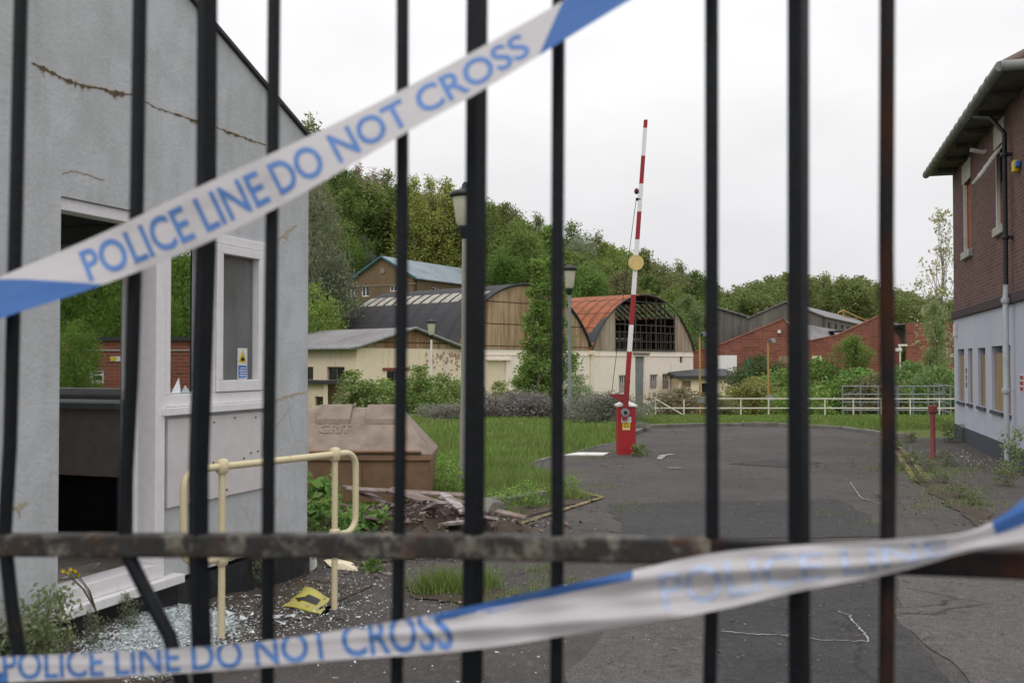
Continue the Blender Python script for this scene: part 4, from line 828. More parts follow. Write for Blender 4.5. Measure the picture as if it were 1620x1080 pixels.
# ------------------------------------------------------------------ ARCHED HALLS (two barrel roofs on a white wall)
HF = Frame((-3.12, 53.56), (.67, .74), (.74, -.67)); HT = 2.35; RISE = 3.72; RAD = (36 + RISE ** 2) / (2 * RISE); HD = 13.0; HB = -1.35
def az(w): return HT + RISE - RAD + math.sqrt(max(0, RAD ** 2 - w * w))
def hp(x0, x1, y0, y1): return rect_px(HF, x0, x1, y0, y1)
halls = []
D1, D2 = hp(1005, 1020, 561, 640), hp(771, 801, 570, 614)
holes_r = [(D1[0], D1[1], HB, D1[3])] + [hp(*r) for r in ((979, 992, 593, 622), (1028, 1041, 592, 616), (1048, 1059.5, 591, 616), (1075.5, 1080, 563, 574))]
holes_l = [(D2[0], D2[1], HB, D2[3])] + [hp(820, 839, 597, 613)]
def barrel(F, s0, z0f, mat, bands, depth, parent, name='roof', th=.12, n=30, a0=-6.15, a1=6.15):
    mb = MB()
    ws = [a0 + (a1 - a0) * i / n for i in range(n + 1)]
    for w0, w1 in zip(ws, ws[1:]):
        if any(b[0] <= (w0 + w1) / 2 <= b[1] for b in bands): continue
        p = [F.pt(s0 + 6 + w, az(max(-6, min(6, w))) + dz, o) for w, dz, o in ((w0, 0, .12), (w1, 0, .12), (w1, 0, -depth), (w0, 0, -depth), (w0, th, .12), (w1, th, .12), (w1, th, -depth), (w0, th, -depth))]
        mb.add(p, [(0, 3, 2, 1), (4, 5, 6, 7), (0, 1, 5, 4), (2, 3, 7, 6), (0, 4, 7, 3), (1, 2, 6, 5)])
    return mb.build(name, mat, parent)
def arch_poly(s0, wa, wb, zb, n=16): return [(s0 + 6 + wa, zb)] + [(s0 + 6 + wb, zb)] + [(s0 + 6 + wb + (wa - wb) * i / n, az(wb + (wa - wb) * i / n)) for i in range(n + 1)]
for side_, s0, holes in (('l', 0, holes_l), ('r', 12, holes_r)):
    base_ = HF.pt(s0 + 6, -1.2, 0)
    hl = thing('arched_hall', base_, 'arched hall with dark barrel roof and rusty tan sheet gable above a white wall' if side_ == 'l' else 'derelict arched hall with orange barrel roof and open lattice window above a white wall', 'hall', 'arched halls side by side'); halls.append(hl)
    mb = MB(); wall(mb, HF, s0 + (0 if side_ == 'l' else .0), s0 + 12, HB, HT, holes, .3)
    HD = 11.2 if side_ == 'l' else 13.0
    EW = Frame(HF.pt(24 if side_ == 'r' else 0, 0), (-HF.n.x, -HF.n.y), (HF.d.x, HF.d.y) if side_ == 'r' else (-HF.d.x, -HF.d.y)); wall(mb, EW, .3, HD, HB, HT, [], .3)
    BK = Frame(HF.pt(s0, 0, -HD), (HF.d.x, HF.d.y), (-HF.n.x, -HF.n.y)); wall(mb, BK, 0, 12, HB, HT, [], .3)
    mb.build('wall', M['whitew'], hl)
    mb = MB().fpoly(BK, arch_poly(0, -6, 6, HT, 24), 0, -.15); mb.build('rear_gable', M['tanc'], hl)
    for h in holes[1:]:
        if h[1] - h[0] < .5: window(HF, h, hl, M['wood'], M['dglass'], 1, .3, .05); continue
        w = window(HF, h, hl, M['offw'], M['dglass'], 3, .3, .06); zc_ = h[2] + (h[3] - h[2]) * .58
        MB().fbox(HF, h[0] + .07, h[1] - .07, h[2] + .07, zc_, -.10, -.07).build('boarding', M['paint_wood'], w)
    if side_ == 'l':
        barrel(HF, s0, 0, M['darkroof'], [], HD, hl)
        mb = MB()
        for i in range(13):
            o = -.35 - i * .82; ws_ = [-3.75, -3.4, -3.05, -2.75]
            for wa_, wb2 in zip(ws_, ws_[1:]): mb.hexa([HF.pt(s0 + 6 + w, az(w) + dz, oo) for w, dz, oo in ((wa_, .125, o), (wb2, .125, o), (wb2, .125, o - .56), (wa_, .125, o - .56), (wa_, .17, o), (wb2, .17, o), (wb2, .17, o - .56), (wa_, .17, o - .56))])
        mb.build('rooflight', M['light'], hl)
        MB().fpoly(HF, arch_poly(s0, -6, 6, HT + .004, 28), .03, -.1).build('gable', M['tanc'], hl)
        MB().fbox(HF, D2[0], D2[1], HB, D2[3], -.2, -.12).build('door', M['creamw'], hl); MB().fbox(HF, D2[0] - .15, D2[1] + .35, D2[3] + .002, D2[3] + .12, .002, .12).build('lintel', M['whitew'], hl)
        mb = MB(); mb.tube([HF.pt(s0 + 6 + w, az(w) + .10, .14) for w in [-5.9 + 11.8 * i / 30 for i in range(31)]], .055, 6); mb.build('verge', M['slate'], hl)
    else:
        barrel(HF, s0, 0, M['orange'], [(2.2, 4.0)], HD, hl, n=31)
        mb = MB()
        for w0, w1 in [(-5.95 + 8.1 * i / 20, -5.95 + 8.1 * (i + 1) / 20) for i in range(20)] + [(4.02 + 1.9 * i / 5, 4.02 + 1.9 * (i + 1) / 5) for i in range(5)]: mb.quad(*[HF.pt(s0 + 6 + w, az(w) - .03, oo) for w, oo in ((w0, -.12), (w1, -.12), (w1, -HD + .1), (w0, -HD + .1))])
        mb.build('shade_layer', M['shade'], hl)  # added layer below the roof sheets, coloured dark as interior shade
        mb = MB()
        for i in range(26):
            o = -.4 - i * .48; mb.hexa([HF.pt(s0 + 6 + w, az(w) + dz, oo) for w, dz, oo in ((2.1, 0, o), (4.05, 0, o), (4.05, 0, o - .22), (2.1, 0, o - .22), (2.1, .05, o), (4.05, .05, o), (4.05, .05, o - .22), (2.1, .05, o - .22))])
        mb.build('rooflight_bars', M['wood'], hl)
        OL, OR = HF.uv(972.5, 530)[0] - s0 - 6, HF.uv(1067.5, 530)[0] - s0 - 6; zs1 = HT + .05
        MB().fpoly(HF, arch_poly(s0, -6, OL, HT + .004), .03, -.1).build('gable', M['tanp'], hl); MB().fpoly(HF, arch_poly(s0, OR, 6, HT + .004), .03, -.1).build('gable', M['tanp'], hl)
        mb = MB(); mb.fbox(HF, s0 + 6 + OL, s0 + 6 + OR, HT + .004, HT + .14, -.12, .06)
        rg = random.Random(4)
        for i in range(13):
            w = OL + (OR - OL) * i / 12 + rg.uniform(-.06, .06) * (0 < i < 12); thick = .05 if i % 4 else .10; za = HT + .14; zb_ = az(w) - .02
            if i % 4 and rg.random() < .45: zb_ = za + (zb_ - za) * rg.uniform(.35, .8)
            elif i % 4 and rg.random() < .3: za = za + (zb_ - za) * rg.uniform(.2, .5)
            mb.fbox(HF, s0 + 6 + w - thick / 2, s0 + 6 + w + thick / 2, za, zb_, -.05, .02)
        for i in range(26):
            if rg.random() < .22: continue
            w = OL + (OR - OL) * (i + .5) / 26; mb.fbox(HF, s0 + 6 + w - .018, s0 + 6 + w + .018, HT + .14, HT + 1.25, -.03, .0)
        for z_ in (HT + .65, HT + 1.25, HT + 1.75, HT + 2.3, HT + 2.85, HT + 3.3):
            wm = math.sqrt(max(.01, RAD ** 2 - (z_ - (HT + RISE - RAD)) ** 2)); mb.fbox(HF, s0 + 6 + max(OL, -wm), s0 + 6 + min(OR, wm), z_ - .03, z_ + .03, -.055, .024)
        mb.build('window_lattice', M['railpaint'], hl)
        mb = MB(); mb.tube([HF.pt(s0 + 6 + w, az(w) + .06, .15) for w in [-6 + 12 * i / 30 for i in range(31)]], .05, 6); mb.build('verge', M['slate'], hl)
        mb = MB(); ws_ = [-6.0 + .13 * i for i in range(13)]; rg2 = random.Random(6); ob_ = [-.75 + .75 * (i / 12) + rg2.uniform(-.2, .12) for i in range(13)]
        for i in range(12): mb.quad(*[HF.pt(s0 + 6 + w, az(w) + .155, oo) for w, oo in ((ws_[i], .13), (ws_[i + 1], .13), (ws_[i + 1], min(.1, ob_[i + 1])), (ws_[i], min(.1, ob_[i])))])
        mb.build('flashing', M['slate'], hl)
        mb = MB(); [mb.fbox(HF, s0 + .6, s0 + 11.4, HT + .9, HT + 1.0, -HD * k_ - .1, -HD * k_) for k_ in (.3, .55, .8)]; [mb.fbox(HF, s0 + 1.5 + 1.5 * i, s0 + 1.6 + 1.5 * i, HT + .3, HT + 2, -HD * .8 - .1, -HD * .8) for i in range(7)]; mb.build('inner_frame', M['offw'], hl)
        MB().fbox(HF, D1[0], D1[1], HB, D1[3], -.2, -.12).build('door', M['steel'], hl); MB().fbox(HF, D1[0] - .3, D1[1] + .5, D1[3] + .002, D1[3] + .14, .002, .10).build('lintel', M['wood'], hl)
        h = hp(1060, 1066.5, 604, 628); MB().fbox(HF, h[0], h[1], -1.3, h[3], .04, .1).build('blue_panel', M['bluep'], hl)
        mb = MB(); mb.tube([HF.pt(s0, HB, .08), HF.pt(s0, HT - .1, .08)], .07, 6); mb.fbox(HF, s0 - .25, s0 + .15, HT - .25, HT, .002, .2); mb.build('drainpipe', M['creamw'], hl)
    MB().fbox(HF, s0, s0 + 12, HT - .34, HT - .26, .002, .04).build('wall_band', M['whitew'], hl)
# ------------------------------------------------------------------ CREAM WING with shallow gable
WF_ = Frame((-6.85, 44), (.67, .74), (.74, -.67)); WS = Frame((-6.85, 44), (-.74, .67), (-.67, -.74)); WE, WP, WL, WW = 2.26, 3.14, 13.0, 6.5
wg = thing('cream_wing', (-6.85, 44, -1.2), 'low cream painted building with grey sheet roof and shallow gable left of the arched halls', 'building')
h1, h2 = rect_px(WS, 517, 545, 580, 602), rect_px(WS, 470, 495.5, 580, 601); hg = rect_px(WF_, 612, 640, 586, 606)
mb = MB(); wall(mb, WF_, 0, WW, -1.4, WE, [hg], .25); wall(mb, WS, .25, WL, -1.4, WE, [h1, h2], .25); mb.build('wall', M['creamw'], wg)
MB().fpoly(WF_, [(0, WE + .004), (WW, WE + .004), (WW / 2, WP)], 0, -.2).build('gable', M['tanc'], wg)
for h in (h1, h2): window(WS, h, wg, M['wood'], M['dglass'], 1, .25, .05)
window(WF_, hg, wg, M['wood'], M['dglass'], 1, .25, .06); MB().fbox(WF_, hg[0] - .25, hg[1] + .3, hg[3] + .004, hg[3] + .13, .002, .05).build('lintel', M['redp'], wg)
mb = MB()
for a in (-.25, WW + .25): mb.hexa([WF_.pt(a, WE - .05, .2), WF_.pt(WW / 2, WP + .03, .2), WF_.pt(WW / 2, WP + .03, -WL - .2), WF_.pt(a, WE - .05, -WL - .2), WF_.pt(a, WE + .03, .2), WF_.pt(WW / 2, WP + .11, .2), WF_.pt(WW / 2, WP + .11, -WL - .2), WF_.pt(a, WE + .03, -WL - .2)])
mb.build('roof', M['greyroof'], wg)
mb = MB(); [mb.tube([WF_.pt(a, WE + .0, .24), WF_.pt(WW / 2, WP + .08, .24)], .07, 6) for a in (-.27, WW + .27)]; mb.tube([WS.pt(0, WE - .04, .32), WS.pt(WL, WE - .04, .32)], .06, 6); mb.build('verge', M['gutter'], wg)
zl0 = WS.uv(515, 605)[1]; mb = MB(); mb.fbox(WS, .7, WL, zl0 - .02, zl0 + .12, .002, 1.3); mb.build('canopy', M['slate'], wg)
LFm = Frame(WS.pt(0, 0, 1.1), (-.74, .67), (-.67, -.74)); hq = rect_px(LFm, 498, 511, 627, 642); mb = MB(); wall(mb, LFm, .9, WL, -1.4, zl0 - .024, [hq], .2); mb.build('porch_wall', M['creamw'], wg); window(LFm, hq, wg, M['wood'], M['dglass'], 0, .2)
rg = random.Random(9)
for i in range(60):
    s_, z_ = rg.uniform(4.0, 6.3), WE - .2 - abs(rg.gauss(0, .42)); L_, k_ = rg.uniform(.06, .25), rg.uniform(.03, .10); MB().fpoly(WF_, [(s_ + L_ * (.5 + .5 * rg.uniform(.6, 1) * math.cos(a_)), z_ + k_ * rg.uniform(.6, 1) * math.sin(a_)) for a_ in [i_ * .785 for i_ in range(8)]], .002, .002 + rg.uniform(.004, .02)).build('bare_brick', M['bareb'], wg)
# ------------------------------------------------------------------ BROWN BRICK BUILDING up the hill
UF = Frame((-13 - 3.5, 102), (.87, -.49), (-.49, -.87)); US = Frame(UF.pt(8, 0), (.49, .87), (.87, -.49)); UE, UP, UL, UB = 9.9, 12.15, 18, 2.0
ub = thing('brown_brick_building', (-13, 100, hz(-13, 100)), 'brown brick building with pale blue sheet roof and teal gable trim up the wooded slope', 'building')
hs = [rect_px(UF, 553.5, 565.5, 452, 469), rect_px(UF, 571.5, 584, 452, 469), rect_px(UF, 616, 628, 451, 461)]; hs2 = [(3, 4.4, 8.3, 9.2), (6, 7.4, 8.3, 9.2)]
mb = MB(); wall(mb, UF, 0, 8, UB, UE, hs, .3); wall(mb, US, 0.0, UL, UB, UE - .004, hs2, .3); mb.fpoly(UF, [(0, UE + .004), (8, UE + .004), (4, UP)], 0, -.3); mb.build('wall', M['brown'], ub)
for h in hs: window(UF, h, ub, M['white'], M['dglass'], 1, .3, .09)
for h in hs2: window(US, h, ub, M['white'], M['dglass'], 1, .3, .09)
MB().fbox(UF, -.02, 8.02, UE - .62, UE - .5, .002, .06).build('string_course', M['stone2'], ub)
mb = MB()
for a in (-.3, 8.3): mb.hexa([UF.pt(a, UE - .12, .3), UF.pt(4, UP + .02, .3), UF.pt(4, UP + .02, -UL - .3), UF.pt(a, UE - .12, -UL - .3), UF.pt(a, UE - .02, .3), UF.pt(4, UP + .12, .3), UF.pt(4, UP + .12, -UL - .3), UF.pt(a, UE - .02, -UL - .3)])
mb.build('roof', M['blueroof'], ub)
mb = MB(); [mb.hexa([UF.pt(a, UE - .18, .305), UF.pt(4, UP - .02, .305), UF.pt(4, UP - .02, .36), UF.pt(a, UE - .18, .36), UF.pt(a, UE + .02, .305), UF.pt(4, UP + .16, .305), UF.pt(4, UP + .16, .36), UF.pt(a, UE + .02, .36)]) for a in (-.35, 8.35)]; mb.build('barge_board', M['tealtrim'], ub)
MB().tube([UF.pt(4, UE + .9, .0), UF.pt(4, UE + .9, .08)], .30, 16).build('round_vent', M['stone2'], ub)
# ------------------------------------------------------------------ RED BRICK SAW-TOOTH SHED, ANNEX, GREY SHEDS
KF = Frame((at(1092, 600, 76).x, 76), (1, 0), (0, -1))
def kp(px, py): return KF.uv(px, py)
bs = thing('brick_factory', KF.pt(10, -1.2), 'red brick factory with sawtooth gables beyond the white railing', 'factory')
prof = [kp(1090, 560), kp(1142, 545), kp(1239, 505.5), kp(1252, 520), kp(1281, 540), kp(1325, 531), kp(1391, 500.5), kp(1400, 512), kp(1418, 530), kp(1425, 540)]
mb = MB(); mb.fpoly(KF, [(prof[-1][0], -1.5), (prof[0][0], -1.5)] + prof, 0, -.4); tl = kp(1425, 511.5); tr_ = kp(1500, 512.5)
wh = rect_px(KF, 1464, 1476, 527, 541)
wall(mb, Frame(KF.pt(0, 0, 1.2), (1, 0), (0, -1)), tl[0], tr_[0] + 3, -1.5, tl[1], [wh], .35); mb.build('wall', M['rbrick2'], bs)
window(Frame(KF.pt(0, 0, 1.2), (1, 0), (0, -1)), wh, bs, M['white'], M['dglass'], 1, .35, .1)
mb = MB()
for a, b in zip(prof, prof[1:]): mb.hexa([KF.pt(a[0], a[1] - .12, -.42), KF.pt(b[0], b[1] - .12, -.42), KF.pt(b[0] + 12, b[1] - .12, -24), KF.pt(a[0] + 12, a[1] - .12, -24), KF.pt(a[0], a[1] - .02, -.42), KF.pt(b[0], b[1] - .02, -.42), KF.pt(b[0] + 12, b[1] - .02, -24), KF.pt(a[0] + 12, a[1] - .02, -24)])
mb.fbox(KF, tl[0], tr_[0] + 3, tl[1] - .1, tl[1] - .02, -20, .8); mb.build('roof', M['greyroof'], bs)
mb = MB()
for a, b in zip(prof, prof[1:]): mb.hexa([KF.pt(a[0], a[1] + .003, -.42), KF.pt(b[0], b[1] + .003, -.42), KF.pt(b[0], b[1] + .003, .05), KF.pt(a[0], a[1] + .003, .05), KF.pt(a[0], a[1] + .10, -.42), KF.pt(b[0], b[1] + .10, -.42), KF.pt(b[0], b[1] + .10, .05), KF.pt(a[0], a[1] + .10, .05)])
mb.build('coping', M['rbrick2'], bs)
h = rect_px(KF, 1135, 1165.5, 562, 590); MB().fbox(KF, h[0], h[1], h[2], h[3], .004, .08).build('roller_door', M['white'], bs)
h = rect_px(KF, 1232, 1250, 563, 575); MB().fbox(KF, h[0], h[1], h[2], h[3], .004, .05).build('window', M['board'], bs)
h = rect_px(KF, 1284, 1300, 563, 572); MB().fbox(KF, h[0], h[1], h[2], h[3], .004, .05).build('window', M['creamw'], bs)
h = rect_px(KF, 1229.5, 1234, 522, 527); MB().fbox(KF, h[0], h[1], h[2], h[3], .004, .2).build('wall_lamp', M['offw'], bs)
h = rect_px(KF, 1175, 1189, 569, 590); gb_ = MB().fbox(KF, h[0], h[1], -1.4, h[3], .3, .9).build('green_tank', M['green'], None, .04); tag(gb_, 'small dark green cabinet against the red brick factory wall', 'cabinet')
NF = Frame((at(1070, 600, 66).x, 66), (1, .0), (0, -1)); an = thing('lean_to', NF.pt(2, -1.2), 'low cream lean-to with dark flat roof right of the arched halls', 'shed')
n0, n1, nz_ = NF.uv(1073, 600)[0], NF.uv(1172, 600)[0], NF.uv(1120, 599)[1]; hw = rect_px(NF, 1079, 1093, 602, 613)
mb = MB(); wall(mb, NF, n0, n1, -1.5, nz_, [hw], .25); mb.fbox(NF, n0, n0 + .25, -1.5, nz_, -6, -.252); mb.fbox(NF, n1 - .25, n1, -1.5, nz_, -6, -.252); mb.build('wall', M['creamw'], an)
MB().hexa([NF.pt(n0 - .2, nz_ + .01, .3), NF.pt(n1 + .2, nz_ + .01, .3), NF.pt(n1 + .2, nz_ + .45, -6), NF.pt(n0 - .2, nz_ + .45, -6), NF.pt(n0 - .2, nz_ + .2, .3), NF.pt(n1 + .2, nz_ + .2, .3), NF.pt(n1 + .2, nz_ + .62, -6), NF.pt(n0 - .2, nz_ + .62, -6)]).build('roof', M['slate'], an)
MB().fbox(NF, hw[0], hw[1], hw[2], hw[3], -.15, -.1).build('boarded_window', M['board'], an)
h = rect_px(NF, 1110, 1120, 606, 632); MB().fbox(NF, h[0], h[1], -1.4, h[3], .004, .05).build('door', M['dglass'], an)
# grey sheds
s1 = thing('grey_shed', at(1160, 560, 108), 'weathered grey sheet shed on the left behind the brick factory', 'shed')
SF = Frame((at(1120, 500, 108).x, 108), (1, 0), (0, -1)); a, b = SF.uv(1122, 484), SF.uv(1185, 503.5); mb = MB().fpoly(SF, [(a[0], -2), (b[0], -2), (b[0], b[1]), a], 0, -14); mb.build('wall', M['greyc'], s1)
MB().hexa([SF.pt(a[0], a[1] + .02, .3), SF.pt(b[0] + .3, b[1] - .02, .3), SF.pt(b[0] + 1.5, b[1] + .6, -15), SF.pt(a[0] + 1.5, a[1] + .62, -15), SF.pt(a[0], a[1] + .15, .3), SF.pt(b[0] + .3, b[1] + .12, .3), SF.pt(b[0] + 1.5, b[1] + .75, -15), SF.pt(a[0] + 1.5, a[1] + .75, -15)]).build('roof', M['greyroof'], s1)
s2 = thing('grey_shed', (27.5, 100, -1.2), 'long grey sheet shed with gable and patched roof behind the brick factory', 'shed')
TF = Frame((27.5 - 3.3, 101.7), (.89, -.46), (-.46, -.89)); TS = Frame(TF.pt(7.5, 0), (.46, .89), (.89, -.46)); TE, TP, TL = 6.1, 7.6, 44
mb = MB(); wall(mb, TF, 0, 7.5, -2, TE, [], .2); wall(mb, TS, 0, TL, -2, TE - .003, [(2 + 4 * i, 3.2 + 4 * i, 4.8, 5.6) for i in range(4)], .2); mb.fpoly(TF, [(0, TE + .003), (7.5, TE + .003), (3.75, TP)], 0, -.2); mb.build('wall', M['greyc'], s2)
mb = MB()
for a in (-.2, 7.7): mb.hexa([TF.pt(a, TE - .08, .2), TF.pt(3.75, TP + .02, .2), TF.pt(3.75, TP + .02, -TL), TF.pt(a, TE - .08, -TL), TF.pt(a, TE + .02, .2), TF.pt(3.75, TP + .12, .2), TF.pt(3.75, TP + .12, -TL), TF.pt(a, TE + .02, -TL)])
mb.build('roof', M['greyroof'], s2)
mb = MB(); y0_ = [at(1326, 494, 125), at(1334, 491, 126), at(1372, 508, 142)]; mb.tube(y0_, .09, 6); mb.tube([p - Vector((0, 0, .6)) for p in y0_], .07, 6); [mb.tube([p, p - Vector((0, 0, 1.4))], .08, 6) for p in y0_ + [y0_[1].lerp(y0_[2], .5)]]; mb.build('roof_railing', M['ypole'], s2)
# small brick building seen through the gatehouse window
Yq = 31; QF = Frame((at(112, 560, Yq).x, Yq), (1, 0), (0, -1)); sb = thing('brick_outbuilding', QF.pt(1, -.2), 'small red brick outbuilding seen through the gatehouse doorway', 'building')
q0, q1, zt = -.3, QF.uv(320, 560)[0], QF.uv(160, 539)[1]; hw = rect_px(QF, 140, 164, 584, 606)
mb = MB(); wall(mb, QF, q0, q1, -.4, zt, [hw], .25); mb.fbox(QF, q0, q0 + .25, -.4, zt, -5, -.252); mb.fbox(QF, q1 - .25, q1, -.4, zt, -5, -.252); mb.build('wall', M['rbrick'], sb)
MB().fbox(QF, q0 - .1, q1 + .1, zt + .003, zt + .12, -5.1, .1).build('roof', M['slate'], sb); window(QF, hw, sb, M['white'], M['dglass'], 0, .25, .09, 1)
MB().fbox(QF, q0, q1, QF.uv(160, 555)[1], QF.uv(160, 555)[1] + .05, .002, .03).build('stone_band', M['stone'], sb)
h = rect_px(QF, 175, 205, 563.5, 571.5); sg = MB().fbox(QF, *h, .003, .03).build('sign', M['sticker'], sb); MB().fbox(QF, h[0], h[0] + .18, h[2] + .01, h[3] - .01, .031, .036).build('sign_badge', M['yellow'], sg)
# ------------------------------------------------------------------ RAILING, PENS, POLES
YR = 38.0; w0 = at(1033, 645, YR); RR = Frame((w0.x, YR), (1, 0), (0, -1))
wr = thing('railing', RR.pt(5, hz(9, YR)), 'long white tubular railing with a collapsed end behind the grass verge', 'railing')
for px in (1037, 1082, 1128, 1172, 1216, 1261, 1305, 1350, 1394, 1440, 1486):
    a, _ = RR.uv(px, 640); top = RR.uv(px, 629 if px > 1100 or px == 1037 else 632)[1]; MB().tube([RR.pt(a, hz(RR.pt(a, 0).x, YR) - .1), RR.pt(a, top)], .030, 6).build('post', M['wrail'], wr)
def rl(x0, y0, x1, y1): a, b = RR.uv(x0, y0), RR.uv(x1, y1); return MB().tube([RR.pt(*a, .0), RR.pt(*b, .0)], .026, 6).build('rail', M['wrail'], wr)
rl(1028, 645.5, 1516, 645.5); rl(1128, 630.5, 1516, 631); rl(1037, 631, 1094, 664); rl(1022, 658, 1034, 632)
def pen(px0, px1, Y0, Y1, top, lab):
    p, q = at(px0, 640, Y0), at(px1, 640, Y1); f = Frame((p.x, p.y), (q.x - p.x, q.y - p.y), (0, -1)); L = math.hypot(q.x - p.x, q.y - p.y); zb_ = hz(p.x, p.y); zt = at(px0, top, Y0).z
    r = thing('pen_hurdle', f.pt(L / 2, zb_), lab, 'metal hurdle', 'galvanised pen hurdles')
    mb = MB(); [mb.tube([f.pt(0, zb_ + .12 + (zt - zb_ - .12) * i / 5), f.pt(L, zb_ + .12 + (zt - zb_ - .12) * i / 5)], .03, 5) for i in range(6)]; mb.build('bars', M['steel'], r)
    for k_ in range(4): MB().tube([f.pt(L * k_ / 3, zb_ - .05), f.pt(L * k_ / 3, zt + .03)], .032, 5).build('upright', M['steel'], r)
pen(1333, 1418, 40.5, 40.5, 611, 'grey metal hurdle filled with twigs behind the white railing'); pen(1421, 1492, 41, 41, 611, 'grey metal hurdle directly left of the office building corner'); pen(1478, 1504, 44, 39.5, 607, 'grey metal hurdle set at an angle against the office building corner')
def pole(px, ytop, Y, mat, label, cam_=False):
    q = at(px, ytop, Y); z = hz(q.x, Y); r = thing('floodlight_pole', (q.x, Y, z), label, 'pole', None)
    MB().tube([(q.x, Y, z - .1), (q.x, Y, q.z)], .042, 8).build('pole', mat, r)
    if cam_: MB().box(q.x - .28, q.x + .10, Y - .08, Y + .08, q.z, q.z + .2).build('camera', M['offw'], r, .03); MB().box(q.x - .1, q.x + .42, Y - .07, Y + .07, q.z + .30, q.z + .42).build('camera', M['offw'], r, .03); MB().tube([(q.x, Y, q.z), (q.x, Y, q.z + .4)], .06, 6).build('bracket', M['offw'], r)
    else:
        MB().tube([(q.x, Y, q.z - .1), (q.x, Y, q.z + .12), (q.x + .08, Y - .1, q.z + .18), (q.x + .26, Y - .2, q.z + .18)], .03, 6).build('bracket', M['steel'], r); MB().hexa([(q.x + .1, Y - .3, q.z + .02), (q.x + .28, Y - .3, q.z + .02), (q.x + .28, Y - .1, q.z + .10), (q.x + .1, Y - .1, q.z + .10), (q.x + .1, Y - .26, q.z + .20), (q.x + .28, Y - .26, q.z + .20), (q.x + .28, Y - .06, q.z + .22), (q.x + .1, Y - .06, q.z + .22)]).build('floodlight', M['steel'], r, .02)
        z_ = z + 1.1; MB().box(q.x - .09, q.x + .2, Y - .16, Y - .07, z_, z_ + .25).build('junction_box', M['steel'], r, .02)
pole(1107, 533, 42, M['ypole'], 'rusty yellow floodlight pole in front of the low cream lean-to'); pole(1215, 543, 45, M['ypole'], 'slim yellow floodlight pole in front of the round bushes'); pole(1424, 556, 58, M['offw'], 'white camera pole in front of the brick factory', True)
# ------------------------------------------------------------------ TREES one can tell apart
T = tree_px
T('airy', 492, 190, 72, 15, G_OL, 'tree whose top alone peeks over the gatehouse roof edge', z=at(492, 190, 72).z - 15)
T('willow', 497, 292, 60, None, (.075, .092, .052), 'silvery willow close beside the gatehouse corner', wide=.72); T('willow', 512, 330, 66, None, (.066, .085, .042), 'grey green willow between the gatehouse corner and the brown brick building', wide=.6)
T('broad_a', 492, 445, 52, None, (.09, .14, .03), 'round light green bush tree at the foot of the silvery willow', wide=.9); T('broad_b', 516, 478, 60, None, G_MD, 'low bushy tree just left of the dark arched roof', wide=1.0)
wl_ = [('broad_b', 540, 268, 118, G_DK, 'dark tree on the skyline above the teal gable left corner'), ('airy', 566, 262, 124, (.125, .11, .075), 'twiggy half bare tree on the skyline above the teal gable'), ('airy', 590, 272, 122, (.13, .11, .085), 'brownish bare topped tree on the skyline left of the second thin gate bar'), ('poplar', 612, 270, 126, G_OL, 'narrow olive tree on the skyline behind the fifth gate bar'), ('poplar', 655, 280, 118, G_YL, 'yellow green poplar on the skyline just right of the fifth gate bar'), ('airy', 680, 281, 122, (.15, .17, .06), 'pale yellow airy tree on the skyline left of the tall lantern'), ('poplar', 706, 284, 120, G_YL, 'yellow green poplar rising directly behind the tall lantern'),
       ('airy', 775, 318, 116, G_MD, 'thin crowned tree on the skyline right of the central thick bar'), ('broad_b', 800, 325, 118, G_OL, 'olive tree on the skyline above the rusty tan gable'), ('broad_a', 822, 345, 112, G_MD, 'mid green rounded tree above the peak of the rusty tan gable'), ('airy', 851, 340, 120, G_OL, 'dark airy tree on the skyline above the slim sapling'), ('poplar', 905, 352, 122, G_MD, 'narrow green tree on the skyline above the grey lamp post'),
       ('willow', 922, 372, 116, G_SV, 'silvery willow on the slope above the orange barrel roof'), ('airy', 945, 370, 124, G_OL, 'dark pointed tree on the skyline left of the barrier arm disc'), ('broad_a', 975, 388, 116, (.09, .13, .03), 'leafy bright tree on the slope left of the barrier arm disc'), ('broad_b', 1020, 398, 124, G_OL, 'olive brown tree on the skyline right of the barrier arm disc'), ('broad_a', 1050, 415, 120, (.08, .095, .035), 'dull olive tree above the open lattice window'), ('airy', 1075, 415, 128, G_OL, 'thin topped tree on the skyline between the halls and the grey sheds'), ('broad_b', 1100, 432, 124, G_DK, 'dark tree on the skyline beside the thin bar right of the barrier')]
for kd, px, yt, Yd, col, lb in wl_: T(kd, px, yt, Yd, None, col, lb, group='trees on the skyline of the wooded slope', wide=1.55 if kd == 'poplar' else 1.3 if kd == 'airy' else 1.0)
wl2 = [('broad_a', 556, 375, 112, (.07, .125, .022), 'bright leafy tree behind the teal gable peak'), ('broad_b', 640, 360, 120, (.055, .10, .02), 'dark rounded tree behind the pale blue roof'), ('willow', 572, 372, 115, G_SV, 'small silvery willow above the teal gable'), ('broad_a', 690, 375, 122, G_DK, 'dark leafy tree behind the right end of the pale blue roof'), ('broad_a', 800, 390, 108, (.05, .095, .018), 'deep green tree above the rusty tan gable peak'), ('broad_b', 760, 370, 116, G_MD, 'mid green tree half hidden behind the central thick bar'),
       ('broad_a', 930, 415, 104, (.065, .12, .025), 'rounded green tree above the flared grey lamp'), ('broad_b', 985, 430, 100, (.085, .095, .04), 'olive tree directly behind the orange roof ridge'), ('broad_a', 1055, 480, 92, (.06, .11, .025), 'green tree at the right shoulder of the open lattice window'), ('broad_b', 1090, 468, 98, (.08, .12, .045), 'pale bushy tree between the open hall and the grey sheds')]
for kd, px, yt, Yd, col, lb in wl2: T(kd, px, yt, Yd, None, col, lb, group='trees lower on the wooded slope', wide=1.15)
